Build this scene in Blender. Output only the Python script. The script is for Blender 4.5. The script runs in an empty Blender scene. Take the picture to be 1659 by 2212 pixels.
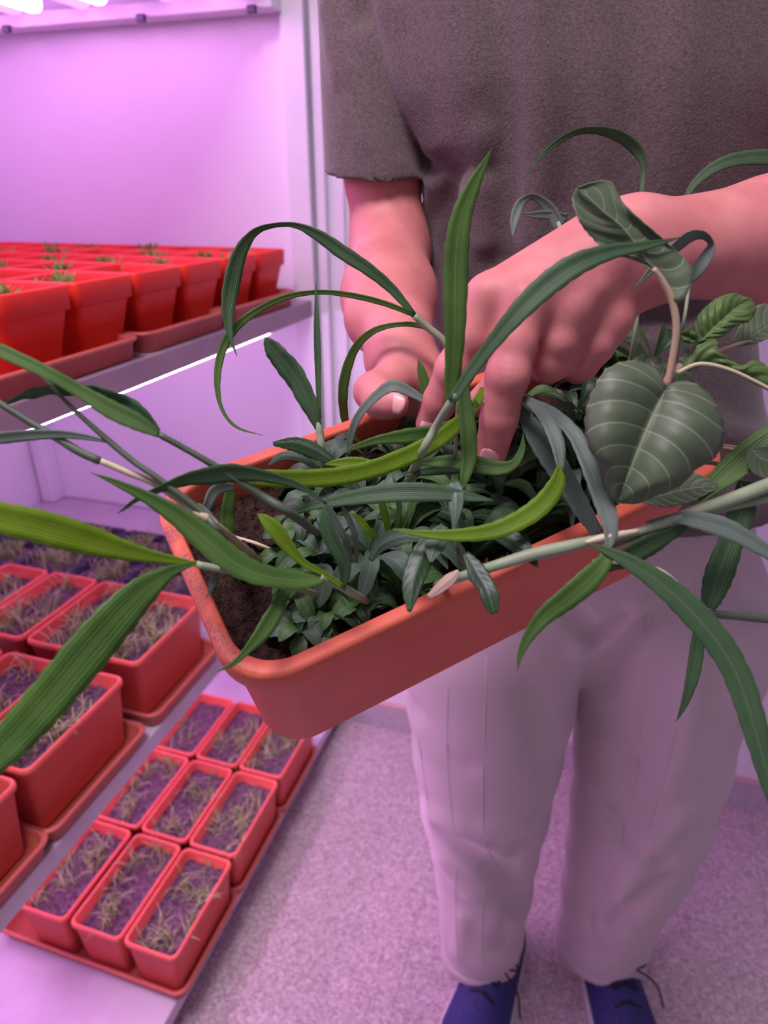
import bpy, bmesh, math, random
import numpy as np
from math import sin, cos, radians, pi
from mathutils import Vector, Matrix
from mathutils.bvhtree import BVHTree
random.seed(7); rng = np.random.default_rng(7)
scene = bpy.context.scene
COL = scene.collection

# ------------------------------------------------------------------ camera
FPX = 1470.0; CX = 829.5; CY = 1106.0; CAMH = 1.30
PITCH = radians(25.1); YAW = radians(17.5)
FH = np.array([-sin(YAW), cos(YAW), 0.0])
RT = np.array([cos(YAW), sin(YAW), 0.0])
FW = FH*cos(PITCH) + np.array([0, 0, -sin(PITCH)])
UP = FH*sin(PITCH) + np.array([0, 0, cos(PITCH)])
CAM = np.array([0, 0, CAMH])
cam = bpy.data.cameras.new('camera'); camo = bpy.data.objects.new('camera', cam); COL.objects.link(camo)
camo.location = (0, 0, CAMH); camo.rotation_euler = (pi/2-PITCH, 0, YAW)
cam.sensor_fit = 'VERTICAL'; cam.sensor_height = 36; cam.lens = FPX/2212*36
cam.clip_start = 0.02
cam.dof.use_dof = True; cam.dof.focus_distance = 0.45; cam.dof.aperture_fstop = 6.5
scene.camera = camo
# ------------------------------------------------------------------ light
vs = scene.view_settings
vs.view_transform = 'Standard'; vs.look = 'None'; vs.gamma = 1; vs.use_curve_mapping = False
vs.exposure = 0.0
world = bpy.data.worlds.new('world'); scene.world = world; world.use_nodes = True
world.node_tree.nodes['Background'].inputs[0].default_value = (0.72, 0.66, 0.95, 1)
world.node_tree.nodes['Background'].inputs[1].default_value = 0.17
def area(name, loc, rot, sx, sy, power, col):
    l = bpy.data.lights.new(name, 'AREA'); l.shape = 'RECTANGLE'; l.size = sx; l.size_y = sy
    l.energy = power; l.color = col
    o = bpy.data.objects.new(name, l); COL.objects.link(o); o.location = loc; o.rotation_euler = rot
    return o
area('added_top_light', (-0.30, 0.0, 2.46), (0, 0, 0), 0.6, 0.35, 27, (1.0, 0.84, 0.98))  # unseen overhead light, added to brighten the hand from above
area('added_front_fill', (0.5, -1.35, 1.5), (radians(90), 0, 0), 1.6, 1.2, 2.5, (0.95, 0.92, 1.0))  # added soft fill from the camera side; the room has no window

# ------------------------------------------------------------------ helpers
def ray(x, y): return FW + RT*(x-CX)/FPX + UP*(CY-y)/FPX
def at(x, y, z): return CAM + ray(x, y)*z
def atD(x, y, D):
    r = ray(x, y); return CAM + r*(D/(r@FH))
def depth(p): return (np.asarray(p)-CAM)@FW
def proj(p):
    d = np.asarray(p, float)-CAM; z = d@FW
    return CX+FPX*(d@RT)/z, CY-FPX*(d@UP)/z
def setp(o, **k):
    for a, b in k.items():
        if b is not None: o[a] = b
    return o
def mesh_obj(name, verts, faces, m=None, parent=None, smooth=True, uvs=None):
    me = bpy.data.meshes.new(name)
    me.from_pydata([tuple(map(float, v)) for v in verts], [], faces)
    if smooth: me.polygons.foreach_set('use_smooth', [True]*len(me.polygons))
    if uvs is not None:
        uv = me.uv_layers.new(name='UVMap')
        li = np.zeros(len(me.loops), dtype=np.int32); me.loops.foreach_get('vertex_index', li)
        uv.data.foreach_set('uv', np.asarray(uvs, np.float32)[li].ravel())
    me.update()
    o = bpy.data.objects.new(name, me); COL.objects.link(o)
    if m: me.materials.append(m)
    if parent: o.parent = parent
    return o
def thing(name, label, cat, loc=(0, 0, 0), group=None):
    o = bpy.data.objects.new(name, None); COL.objects.link(o); o.location = tuple(map(float, loc))
    o.empty_display_size = 0.02
    return setp(o, label=label, category=cat, group=group)
def wp(o, parent):
    """parent a world-space mesh to an empty keeping its place"""
    o.parent = parent; o.matrix_parent_inverse = Matrix.Translation(-Vector(parent.location))
    return o
class MB:
    def __init__(s): s.v = []; s.f = []
    def box(s, x0, x1, y0, y1, z0, z1):
        n = len(s.v)
        s.v += [(x0,y0,z0),(x1,y0,z0),(x1,y1,z0),(x0,y1,z0),(x0,y0,z1),(x1,y0,z1),(x1,y1,z1),(x0,y1,z1)]
        s.f += [tuple(n+i for i in q) for q in ((0,3,2,1),(4,5,6,7),(0,1,5,4),(1,2,6,5),(2,3,7,6),(3,0,4,7))]
        return s
    def tube(s, pts, r, n=10, cap=True):
        pts = np.asarray(pts, float); k = len(pts); r = np.broadcast_to(r, (k,))
        t = np.gradient(pts, axis=0); t /= np.linalg.norm(t, axis=1)[:, None]+1e-12
        a = np.array([0, 0, 1.0]) if abs(t[0][2]) < .9 else np.array([1.0, 0, 0])
        b0 = len(s.v)
        for i in range(k):
            u = np.cross(t[i], a); u /= np.linalg.norm(u); w = np.cross(u, t[i]); a = w
            for j in range(n):
                q = 2*pi*j/n; s.v.append(tuple(pts[i]+r[i]*(cos(q)*u+sin(q)*w)))
        for i in range(k-1):
            for j in range(n):
                s.f.append((b0+i*n+j, b0+i*n+(j+1) % n, b0+(i+1)*n+(j+1) % n, b0+(i+1)*n+j))
        if cap:
            s.f.append(tuple(b0+j for j in range(n))[::-1]); s.f.append(tuple(b0+(k-1)*n+j for j in range(n)))
        return s
    def build(s, name, m, parent=None, smooth=False): return mesh_obj(name, s.v, s.f, m, parent, smooth)
def bevel(o, w, seg=2):
    b = o.modifiers.new('b', 'BEVEL'); b.width = w; b.segments = seg; b.limit_method = 'ANGLE'; return o
def catmull(P, n):
    P = np.asarray(P, float); k = len(P)
    if k == 2: return P[0]+(P[1]-P[0])*np.linspace(0, 1, n)[:, None]
    E = np.vstack([2*P[0]-P[1], P, 2*P[-1]-P[-2]]); out = []
    for t in np.linspace(0, k-1, n):
        i = min(int(t), k-2); f = t-i; a, b, c, d = E[i:i+4]
        out.append(.5*((2*b)+(c-a)*f+(2*a-5*b+4*c-d)*f*f+(3*b-a-3*c+d)*f**3))
    return np.array(out)

# ------------------------------------------------------------------ materials
def nodes(name):
    m = bpy.data.materials.new(name); m.use_nodes = True; nt = m.node_tree
    return m, nt, nt.nodes['Principled BSDF']
def ramp(nt, fac, stops):
    r = nt.nodes.new('ShaderNodeValToRGB'); e = r.color_ramp.elements
    e[0].position, e[0].color = stops[0][0], (*stops[0][1], 1); e[1].position, e[1].color = stops[-1][0], (*stops[-1][1], 1)
    for p, c in stops[1:-1]:
        q = e.new(p); q.color = (*c, 1)
    nt.links.new(fac, r.inputs[0]); return r.outputs[0]
def noise(nt, scale, detail=4, vec=None, rough=.55):
    n = nt.nodes.new('ShaderNodeTexNoise'); n.inputs['Scale'].default_value = scale; n.inputs['Detail'].default_value = detail
    n.inputs['Roughness'].default_value = rough
    if vec is None:
        tc = nt.nodes.new('ShaderNodeTexCoord'); vec = tc.outputs['Object']
    nt.links.new(vec, n.inputs['Vector']); return n.outputs['Fac']
def bump(nt, b, h, strength, dist):
    n = nt.nodes.new('ShaderNodeBump'); n.inputs['Strength'].default_value = strength; n.inputs['Distance'].default_value = dist
    nt.links.new(h, n.inputs['Height']); nt.links.new(n.outputs[0], b.inputs['Normal'])
def simple(name, c1, c2=None, scale=20, rough=.5, bs=0, bd=.001, bscale=None, spec=.5, metal=0, sss=0):
    m, nt, b = nodes(name)
    c2 = c2 or c1
    nt.links.new(ramp(nt, noise(nt, scale), [(.3, c1), (.7, c2)]), b.inputs['Base Color'])
    b.inputs['Roughness'].default_value = rough; b.inputs['Specular IOR Level'].default_value = spec; b.inputs['Metallic'].default_value = metal
    if bs: bump(nt, b, noise(nt, bscale or scale*3), bs, bd)
    if sss:
        b.inputs['Subsurface Weight'].default_value = sss; b.inputs['Subsurface Radius'].default_value = (.012, .004, .002); b.inputs['Subsurface Scale'].default_value = 1
    return m
def math_(nt, op, a, b=None, clamp=False):
    n = nt.nodes.new('ShaderNodeMath'); n.operation = op; n.use_clamp = clamp
    for i, q in enumerate((a, b)):
        if q is None: continue
        if isinstance(q, (int, float)): n.inputs[i].default_value = q
        else: nt.links.new(q, n.inputs[i])
    return n.outputs[0]
def mixc(nt, fac, a, b):
    n = nt.nodes.new('ShaderNodeMix'); n.data_type = 'RGBA'
    if isinstance(fac, (int, float)): n.inputs[0].default_value = fac
    else: nt.links.new(fac, n.inputs[0])
    for i, q in ((6, a), (7, b)):
        if isinstance(q, tuple): n.inputs[i].default_value = (*q, 1)
        else: nt.links.new(q, n.inputs[i])
    return n.outputs[2]
def leafmat(name, dark, light, rib, trans, kind='grass', tl=.4, rough=.5, spec=.35):
    m, nt, b = nodes(name)
    uv = nt.nodes.new('ShaderNodeUVMap'); sep = nt.nodes.new('ShaderNodeSeparateXYZ'); nt.links.new(uv.outputs[0], sep.inputs[0])
    u, v = sep.outputs[0], sep.outputs[1]              # u across 0..1, v along 0..1
    av = math_(nt, 'ABSOLUTE', math_(nt, 'SUBTRACT', math_(nt, 'MULTIPLY', u, 2.0), 1.0))
    col = ramp(nt, noise(nt, 45, 3), [(.35, dark), (.7, light)])
    if kind == 'grass':
        st = math_(nt, 'SINE', math_(nt, 'MULTIPLY', u, 62.0))
        f = math_(nt, 'MULTIPLY', math_(nt, 'ADD', st, 1.0), .14)
        col = mixc(nt, f, col, rib)
        mid = math_(nt, 'LESS_THAN', av, .05)
        col = mixc(nt, math_(nt, 'MULTIPLY', mid, .45), col, rib)
        bump(nt, b, st, .25, .0003)
    else:
        s = math_(nt, 'FRACT', math_(nt, 'SUBTRACT', math_(nt, 'MULTIPLY', v, 8.0), math_(nt, 'MULTIPLY', math_(nt, 'POWER', av, 1.5), 1.7)))
        d = math_(nt, 'ABSOLUTE', math_(nt, 'SUBTRACT', s, .5))
        side = math_(nt, 'LESS_THAN', d, .035 if kind == 'pinnate' else .05)
        mid = math_(nt, 'LESS_THAN', av, .022 if kind == 'pinnate' else .07)
        ve = math_(nt, 'MAXIMUM', math_(nt, 'MULTIPLY', side, .75 if kind == 'pinnate' else .15), mid)
        edge = math_(nt, 'GREATER_THAN', av, .985)
        ve = math_(nt, 'MAXIMUM', ve, math_(nt, 'MULTIPLY', edge, .6))
        col = mixc(nt, math_(nt, 'MULTIPLY', ve, .65 if kind == 'pinnate' else .45), col, rib)
        hgt = math_(nt, 'ADD', math_(nt, 'SMOOTH_MIN', d, .25), math_(nt, 'MULTIPLY', noise(nt, 300, 3), .25))
        bump(nt, b, hgt, .35, .0008)
    nt.links.new(col, b.inputs['Base Color']); b.inputs['Roughness'].default_value = rough; b.inputs['Specular IOR Level'].default_value = spec
    tr = nt.nodes.new('ShaderNodeBsdfTranslucent'); nt.links.new(mixc(nt, .75, col, trans), tr.inputs[0])
    mx = nt.nodes.new('ShaderNodeMixShader'); mx.inputs[0].default_value = tl
    out = nt.nodes['Material Output']
    nt.links.new(b.outputs[0], mx.inputs[1]); nt.links.new(tr.outputs[0], mx.inputs[2]); nt.links.new(mx.outputs[0], out.inputs[0])
    return m
M = {}
M['wall'] = simple('white_wall', (.80, .78, .84), (.74, .71, .80), 3, .55, .15, .001, 60)
M['panel'] = simple('white_panel', (.84, .80, .88), (.78, .74, .84), 2.5, .4, .05, .001, 20)
M['board'] = simple('shelf_board', (.58, .50, .60), (.46, .38, .46), 9, .45, .1, .0006, 120)
M['board_dark'] = simple('shelf_board_mauve', (.36, .25, .32), (.28, .19, .25), 9, .5, .1, .0006, 120)
M['hood'] = simple('grey_hood', (.20, .17, .24), (.15, .13, .18), 14, .5)
M['white_metal'] = simple('white_metal', (.78, .76, .82), (.7, .68, .76), 8, .35)
M['pot'] = simple('terracotta_plastic', (.74, .120, .095), (.62, .092, .075), 14, .42, .08, .0005, 200, spec=.4)
M['pot_red'] = simple('red_plastic', (.80, .036, .020), (.66, .028, .018), 14, .45, .08, .0005, 160, spec=.3)
M['tray'] = simple('tray_plastic', (.50, .11, .08), (.40, .08, .065), 10, .45, .08, .0005, 160)
M['dark_pot'] = simple('dark_violet_plastic', (.05, .03, .10), (.03, .02, .07), 14, .4)
M['soil'] = simple('soil', (.016, .008, .007), (.068, .036, .029), 150, .95, 1.0, .006, 230, spec=.1)
M['soil_pot'] = simple('pot_soil', (.04, .022, .032), (.20, .12, .165), 120, .9, 1.0, .004, 240, spec=.15)
M['skin'] = simple('skin', (.63, .245, .225), (.50, .165, .155), 30, .52, .2, .0006, 420, spec=.3, sss=.14)
M['nail'] = simple('nail', (.80, .42, .40), (.78, .38, .36), 60, .28)
M['seam'] = simple('seam_thread', (.60, .50, .53), None, 60, .8)
M['navy'] = simple('navy_mesh_fabric', (.02, .022, .11), (.035, .04, .19), 160, .75, .5, .001, 500)
M['black'] = simple('black_lace', (.008, .008, .014), None, 60, .7)
M['offwhite'] = simple('offwhite_rubber', (.68, .64, .66), None, 60, .6)
M['hair'] = simple('hair', (.05, .03, .02), (.09, .05, .03), 120, .5, .5, .002, 300)
def planter_mat():
    m, nt, b = nodes('planter_terracotta')
    tc = nt.nodes.new('ShaderNodeTexCoord'); sep = nt.nodes.new('ShaderNodeSeparateXYZ'); nt.links.new(tc.outputs['Object'], sep.inputs[0])
    base = ramp(nt, noise(nt, 16), [(.3, (.66, .142, .080)), (.7, (.58, .112, .066))])
    mr = nt.nodes.new('ShaderNodeMapRange'); nt.links.new(sep.outputs[0], mr.inputs[0])
    mr.inputs[1].default_value = .035; mr.inputs[2].default_value = .008
    mz = nt.nodes.new('ShaderNodeMapRange'); nt.links.new(sep.outputs[2], mz.inputs[0])
    mz.inputs[1].default_value = -.006; mz.inputs[2].default_value = -.001
    d = math_(nt, 'MULTIPLY', mr.outputs[0], mz.outputs[0])
    spots = math_(nt, 'MULTIPLY', math_(nt, 'MULTIPLY', math_(nt, 'SUBTRACT', noise(nt, 700, 6, rough=.8), .43), 9.0, True), math_(nt, 'MULTIPLY', math_(nt, 'SUBTRACT', noise(nt, 38, 4), .44), 9.0, True))
    col = mixc(nt, math_(nt, 'MULTIPLY', math_(nt, 'MULTIPLY', d, spots), .8), base, (.10, .05, .05))
    sc = math_(nt, 'MULTIPLY', math_(nt, 'GREATER_THAN', noise(nt, 70, 6, rough=.7), .66), .35)
    col = mixc(nt, sc, col, (.66, .22, .16))
    nt.links.new(col, b.inputs['Base Color']); b.inputs['Roughness'].default_value = .5; b.inputs['Specular IOR Level'].default_value = .3
    bump(nt, b, noise(nt, 240), .12, .0006); return m
M['planter'] = planter_mat()
def fabric(name, c1, c2, fine, bs, melange=0):
    m, nt, b = nodes(name)
    col = ramp(nt, noise(nt, fine, 5, rough=.75), [(.32, c1), (.68, c2)])
    nt.links.new(col, b.inputs['Base Color']); b.inputs['Roughness'].default_value = .92; b.inputs['Specular IOR Level'].default_value = .12
    b.inputs['Sheen Weight'].default_value = .25; b.inputs['Sheen Roughness'].default_value = .5
    h = math_(nt, 'ADD', noise(nt, fine*1.3, 3), math_(nt, 'MULTIPLY', noise(nt, 14, 3), 3.0))
    bump(nt, b, h, bs, .0012); return m
M['shirt'] = fabric('taupe_jersey', (.070, .051, .050), (.152, .116, .114), 420, .6)
M['trouser'] = fabric('beige_twill', (.52, .42, .45), (.60, .49, .52), 900, .25)
def floor_mat():
    m, nt, b = nodes('terrazzo')
    tc = nt.nodes.new('ShaderNodeTexCoord')
    vo = nt.nodes.new('ShaderNodeTexVoronoi'); vo.inputs['Scale'].default_value = 210; nt.links.new(tc.outputs['Object'], vo.inputs['Vector'])
    sp = nt.nodes.new('ShaderNodeSeparateColor'); nt.links.new(vo.outputs['Color'], sp.inputs[0])
    c = ramp(nt, sp.outputs[0], [(0, (.34, .25, .27)), (.3, (.48, .38, .41)), (.7, (.58, .48, .51)), (1, (.78, .68, .72))])
    c = mixc(nt, math_(nt, 'MULTIPLY', noise(nt, 22, 6, rough=.75), .7), c, (.44, .34, .36))
    mp = nt.nodes.new('ShaderNodeMapping'); nt.links.new(tc.outputs['Object'], mp.inputs[0]); mp.inputs[1].default_value = (.20, .30, 0)
    br = nt.nodes.new('ShaderNodeTexBrick'); nt.links.new(mp.outputs[0], br.inputs['Vector']); br.offset = 0; br.inputs['Scale'].default_value = 1
    br.inputs['Brick Width'].default_value = .33; br.inputs['Row Height'].default_value = .33; br.inputs['Mortar Size'].default_value = .0018; br.inputs['Mortar Smooth'].default_value = .3
    c = mixc(nt, math_(nt, 'MULTIPLY', br.outputs['Fac'], .35), c, (.24, .17, .18))
    nt.links.new(c, b.inputs['Base Color']); b.inputs['Roughness'].default_value = .6; b.inputs['Specular IOR Level'].default_value = .25
    return m
M['floor'] = floor_mat()
M['baseboard'] = simple('terrazzo_skirting', (.42, .36, .42), (.56, .50, .56), 90, .6)
M['base_cap'] = simple('skirting_top', (.60, .42, .40), (.52, .36, .34), 20, .7)
def emit(name, col, s):
    m = bpy.data.materials.new(name); m.use_nodes = True; nt = m.node_tree; nt.nodes.clear()
    e = nt.nodes.new('ShaderNodeEmission'); e.inputs[0].default_value = (*col, 1); e.inputs[1].default_value = s
    o = nt.nodes.new('ShaderNodeOutputMaterial'); nt.links.new(e.outputs[0], o.inputs[0]); return m
M['tube_white'] = emit('white_tube_glow', (.90, .38, 1.0), 9)
M['tube_pink'] = emit('pink_tube_glow', (1.0, .26, .80), 2.2)
M['tube_under'] = emit('under_shelf_tube_glow', (.90, .46, 1.0), 19)
# foliage
M['tube_low'] = emit('low_tube_glow', (.95, .48, 1.0), 22)
M['g_dark'] = leafmat('grass_dim', (.032, .092, .032), (.055, .13, .042), (.15, .23, .14), (.12, .33, .015), tl=.30)  # dark copy of the blade green, for faces without light shining through
M['g_mid'] = leafmat('grass_mid', (.05, .13, .018), (.088, .19, .026), (.16, .30, .11), (.20, .50, .01), tl=.36)
M['g_bright'] = leafmat('grass_backlit', (.13, .25, .006), (.18, .33, .012), (.24, .42, .05), (.42, .66, .005), tl=.42)  # bright copy: light passing through the blade put into colour, plus leaf variety
M['g_grey'] = leafmat('grass_toplit', (.105, .16, .12), (.15, .215, .165), (.24, .30, .25), (.16, .36, .06), tl=.25)  # grey copy: cool light on upper blade faces put into the colour
M['stem'] = simple('grass_stem', (.20, .27, .15), (.27, .34, .21), 60, .55, .2, .0004, 300)
M['stem_dark'] = simple('grass_stem_dark', (.06, .09, .055), (.10, .14, .08), 60, .5)
M['stem_pale'] = simple('stem_pale', (.45, .42, .25), (.55, .50, .34), 60, .5)
M['stem_pink'] = simple('stem_pink', (.45, .26, .20), (.40, .36, .20), 25, .5)
M['w_dark'] = leafmat('weed_leaf_dark', (.012, .042, .015), (.028, .076, .024), (.13, .20, .12), (.10, .26, .02), 'weed', tl=.2, rough=.42, spec=.45)
M['w_mid'] = leafmat('weed_leaf_mid', (.045, .12, .032), (.08, .17, .05), (.17, .26, .15), (.14, .36, .02), 'weed', tl=.25, rough=.45)
M['w_grey'] = leafmat('weed_leaf_grey', (.06, .115, .072), (.10, .16, .11), (.20, .27, .21), (.12, .26, .08), 'weed', tl=.15, rough=.5)
M['amaranth'] = leafmat('amaranth_leaf', (.085, .125, .068), (.11, .155, .085), (.36, .44, .26), (.16, .32, .02), 'pinnate', tl=.2, rough=.5, spec=.4)
M['amaranth_young'] = leafmat('amaranth_young_leaf', (.09, .17, .045), (.14, .24, .07), (.42, .50, .24), (.25, .5, .02), 'pinnate', tl=.35, rough=.45)
M['seed'] = leafmat('seedling', (.42, .45, .22), (.62, .60, .40), (.5, .5, .3), (.4, .5, .1), tl=.4)
M['seed_g'] = leafmat('seedling_green', (.16, .28, .07), (.30, .42, .14), (.4, .5, .2), (.3, .5, .05), tl=.4)

# ------------------------------------------------------------------ the room
def struct(o): return setp(o, kind='structure')
XW = -1.37; YW = 1.355; XR = 2.3; YF = -1.6; ZC = 2.5
struct(MB().box(XW-.1, XR, YF, YW+.1, -.05, 0).build('floor', M['floor']))
struct(MB().box(XW-.1, XR, YW, YW+.1, 0, ZC).build('wall_back', M['wall']))
struct(MB().box(XW-.1, XW, YF, YW, 0, ZC).build('wall_left', M['wall']))
struct(MB().box(XR, XR+.1, YF, YW, 0, ZC).build('wall_right', M['wall']))
struct(MB().box(XW-.1, XR, YF, YW, ZC, ZC+.05).build('ceiling', M['wall']))
bb = struct(MB().box(-.53, XR, YW-.014, YW, 0, .075).build('baseboard_back', M['baseboard']))
struct(MB().box(-.53, XR, YW-.016, YW, .0755, .083).build('trim_1', M['base_cap']))
struct(MB().box(-.52, -.505, YW-.012, YW, .084, ZC).build('trim_2', M['white_metal']))

# ------------------------------------------------------------------ rack
rack = thing('shelving_rack', 'white metal plant rack with three pale shelf boards on the floor at left', 'shelf', (-.95, .7, 0))
def rpart(name, mb, m, bw=.002):
    return bevel(wp(mb.build(name, m), rack), bw)
rpart('shelf_board', MB().box(XW+.004, -.532, -.25, YW-.004, .055, .085), M['board'])
rpart('shelf_board', MB().box(XW+.004, -.572, -.25, YW-.012, .528, .558), M['board'])
rpart('shelf_board', MB().box(XW+.004, -.572, -.25, YW-.012, 1.070, 1.103), M['board_dark'])
rpart('back_panel', MB().box(XW+.004, -.612, YW-.011, YW-.001, .56, 1.069), M['panel'])
rpart('back_panel', MB().box(XW+.004, -.612, YW-.011, YW-.001, 1.104, 1.75), M['panel'])
rpart('post', MB().box(-.611, -.566, YW-.03, YW-.001, .086, 2.2), M['white_metal'])
rpart('post', MB().box(-.558, -.540, YW-.018, YW-.001, .086, 2.2), M['white_metal'])
for y in (-.25,):
    rpart('post', MB().box(-.611, -.575, y-.03, y-.001, 0, 2.2), M['white_metal'])
    rpart('post', MB().box(XW+.004, XW+.04, y-.03, y-.001, 0, 2.2), M['white_metal'])
rpart('post', MB().box(-1.36, -1.325, 1.30, 1.343, .56, 1.069), M['white_metal'])
rpart('lamp_rail', MB().box(XW+.004, -.605, 1.285, 1.325, 1.586, 1.609), M['white_metal'])
rpart('lamp_hood', MB().box(XW+.004, -.605, .05, 1.335, 1.648, 1.660), M['hood'])
rpart('lamp_rail', MB().box(XW+.004, -.605, .05, .09, 1.661, 1.69), M['white_metal'])
for k, (bx) in enumerate((-1.16, -.86, -.64)):
    rpart('bolt', MB().box(bx-.008, bx+.008, 1.276, 1.2845, 1.578, 1.590), M['dark_pot'], .001)
# grow lamps above the top shelf (tubes run from the viewer to the back wall)
top_words = ['furthest left', 'second from the left', 'third from the left', 'rightmost']
def tube_lamp(x, z, y0, y1, mat, label, group, r=.016, hood=False):
    t = thing('led_tube_light', label, 'lamp', (x, y1, z), group)
    mb = MB(); mb.tube([(x, y0, z), (x, y1-.02, z), (x, y1-.008, z), (x, y1, z)], [r, r, r*.85, r*.4], 14)
    wp(mb.build('tube', mat, None, True), t)
    if hood:
        wp(MB().box(x-.02, x+.02, y0, y1-.05, z+r+.001, z+r+.028).build('housing', M['white_metal']), t)
for i, x in enumerate((-1.235, -1.06, -.91, -.72)):
    tube_lamp(x, 1.612, .12, 1.262 if i != 2 else 1.25, M['tube_white'], 'white grow light tube above the top shelf, '+top_words[i], 'white grow light tubes above the top shelf')
for i, x in enumerate((-1.115, -.965, -.79, -.66)):
    tube_lamp(x, 1.612, .12, 1.275, M['tube_pink'], 'dim pink grow light tube above the top shelf, '+['furthest left', 'second from the left', 'third from the left', 'rightmost'][i], 'pink grow light tubes above the top shelf', .013)
for i, x in enumerate((-.622, -.85, -1.1)):
    tube_lamp(x, 1.0575, .1, 1.235, M['tube_under'], 'white grow light tube under the top shelf, '+['nearest the aisle edge', 'in the middle', 'nearest the left wall'][i], 'grow light tubes under the top shelf', .0075, False)
for i, x in enumerate((-.602, -.85, -1.1)):
    tube_lamp(x, .517, .1, 1.235, M['tube_low'], 'white grow light tube under the middle shelf, '+['nearest the aisle edge', 'in the middle', 'nearest the left wall'][i], 'grow light tubes under the middle shelf', .009, False)

# ------------------------------------------------------------------ pots and trays
def rrect(x0, x1, y0, y1, r, z, n=6):
    out = []; r = max(min(r, (x1-x0)/2-1e-4, (y1-y0)/2-1e-4), 1e-4)
    for cx_, cy_, a0 in ((x1-r, y1-r, 0), (x0+r, y1-r, 90), (x0+r, y0+r, 180), (x1-r, y0+r, 270)):
        for k in range(n+1):
            a = radians(a0+90*k/n); out.append((cx_+r*cos(a), cy_+r*sin(a), z))
    return out
def loft(secs, cap0=True, cap1=True):
    n = len(secs[0]); v = [p for s in secs for p in s]; f = []
    for i in range(len(secs)-1):
        for j in range(n):
            f.append((i*n+j, i*n+(j+1) % n, (i+1)*n+(j+1) % n, (i+1)*n+j))
    if cap0: f.append(tuple(range(n))[::-1])
    if cap1: f.append(tuple((len(secs)-1)*n+j for j in range(n)))
    return v, f
def box_profile(L, W, prof, r0):
    """prof: list of (inset, z, corner radius)"""
    return loft([rrect(i, L-i, i, W-i, r, z) for i, z, r in prof])
def rect_pot(L, W, Hh, m, name='pot', rim=.004, taper=.010):
    p = [(taper+.006, 0, .006), (taper+.001, .002, .009), (taper, .006, .010), (.004, Hh-.012, .010), (.003, Hh-.0115, .011), (.0005, Hh-.010, .012), (0, Hh-.005, .012), (.001, Hh-.001, .012), (.003, Hh, .011),
         (rim+.001, Hh-.001, .010), (rim+.002, Hh-.004, .009), (taper+.004, .008, .007)]
    v, f = box_profile(L, W, p, 0); return v, f
def square_pot(L, W, Hh):
    p = [(.020, 0, .006), (.017, .003, .010), (.0085, Hh-.030, .010), (.0035, Hh-.029, .011), (.001, Hh-.027, .011), (0, Hh-.003, .011), (.001, Hh-.0005, .011), (.003, Hh, .010), (.0045, Hh-.002, .009), (.006, Hh-.027, .008), (.019, .008, .006)]
    return box_profile(L, W, p, 0)
def tray_mesh(L, W, Hh):
    p = [(.012, 0, .012), (.008, .002, .015), (.005, Hh-.007, .018), (.001, Hh-.005, .02), (0, Hh-.002, .02), (.002, Hh, .02), (.006, Hh, .018), (.0085, Hh-.004, .016), (.011, .004, .012)]
    return box_profile(L, W, p, 0)
def soil_mesh(L, W, inset, seed, amp=.002):
    r = np.random.default_rng(seed); nx, ny = max(6, int(L/.006)), max(6, int(W/.006)); v = []; f = []
    for j in range(ny+1):
        for i in range(nx+1):
            x = inset+(L-2*inset)*i/nx; y = inset+(W-2*inset)*j/ny
            v.append((x, y, r.normal()*amp*.6+amp*sin(i*.9+seed)*cos(j*.7)))
    for j in range(ny):
        for i in range(nx): f.append((j*(nx+1)+i, j*(nx+1)+i+1, (j+1)*(nx+1)+i+1, (j+1)*(nx+1)+i))
    return v, f
def seedling_mesh(L, W, n, seed, hmin, hmax, green=.4, thick=.0011):
    r = np.random.default_rng(seed); v = []; f = []; uv = []; mi = []
    cl = [(r.uniform(.014, L-.014), r.uniform(.016, W-.016)) for _ in range(max(4, n//9))]
    for k in range(n):
        c = cl[r.integers(len(cl))]
        x = min(max(c[0]+r.normal()*.008, .010), L-.010); y = min(max(c[1]+r.normal()*.012, .012), W-.012)
        a = r.uniform(0, 2*pi); h = r.uniform(hmin, hmax); lean = r.uniform(.25, 1.0)*h; w = thick*r.uniform(.7, 1.3)
        px, py = -sin(a), cos(a); b = len(v); ns = 6
        for s in range(ns+1):
            t = s/ns; d = lean*t**2; z = h*(t-.42*t**3)
            ww = w*(1-t**2.2)+.0001; X = x+cos(a)*d; Y = y+sin(a)*d
            v += [(X-px*ww, Y-py*ww, z), (X+px*ww, Y+py*ww, z)]; uv += [(0, t), (1, t)]
        m_ = 1 if r.random() < green else 0
        for s in range(ns): f.append((b+2*s, b+2*s+1, b+2*s+3, b+2*s+2)); mi.append(m_)
    return v, f, uv, mi
def seed_obj(L, W, n, seed, hmin, hmax, green=.4, thick=.0011):
    v, f, uv, mi = seedling_mesh(L, W, n, seed, hmin, hmax, green, thick)
    o = mesh_obj('seedlings', v, f, M['seed'], None, True, uv); o.data.materials.append(M['seed_g'])
    o.data.polygons.foreach_set('material_index', mi); return o
PL_, PW_ = .1005, .188
def make_pot(kind):
    t = thing('terracotta_pot', '', 'plant pot')
    if kind == 'rect': v, f = rect_pot(PL_, PW_, .113, M['pot']); mesh_obj('pot_body', v, f, M['pot'], t); s = mesh_obj('potting_soil', *soil_mesh(PL_, PW_, .0085, 3), M['soil_pot'], t); s.location.z = .090
    elif kind == 'dark': v, f = rect_pot(.118, .098, .09, None, rim=.003); mesh_obj('pot_body', v, f, M['dark_pot'], t); s = mesh_obj('potting_soil', *soil_mesh(.118, .098, .009, 5), M['soil_pot'], t); s.location.z = .074
    else: v, f = square_pot(.108, .110, .099); mesh_obj('pot_body', v, f, M['pot_red'], t); s = mesh_obj('potting_soil', *soil_mesh(.108, .110, .009, 6), M['soil_pot'], t); s.location.z = .080
    return t
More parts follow.
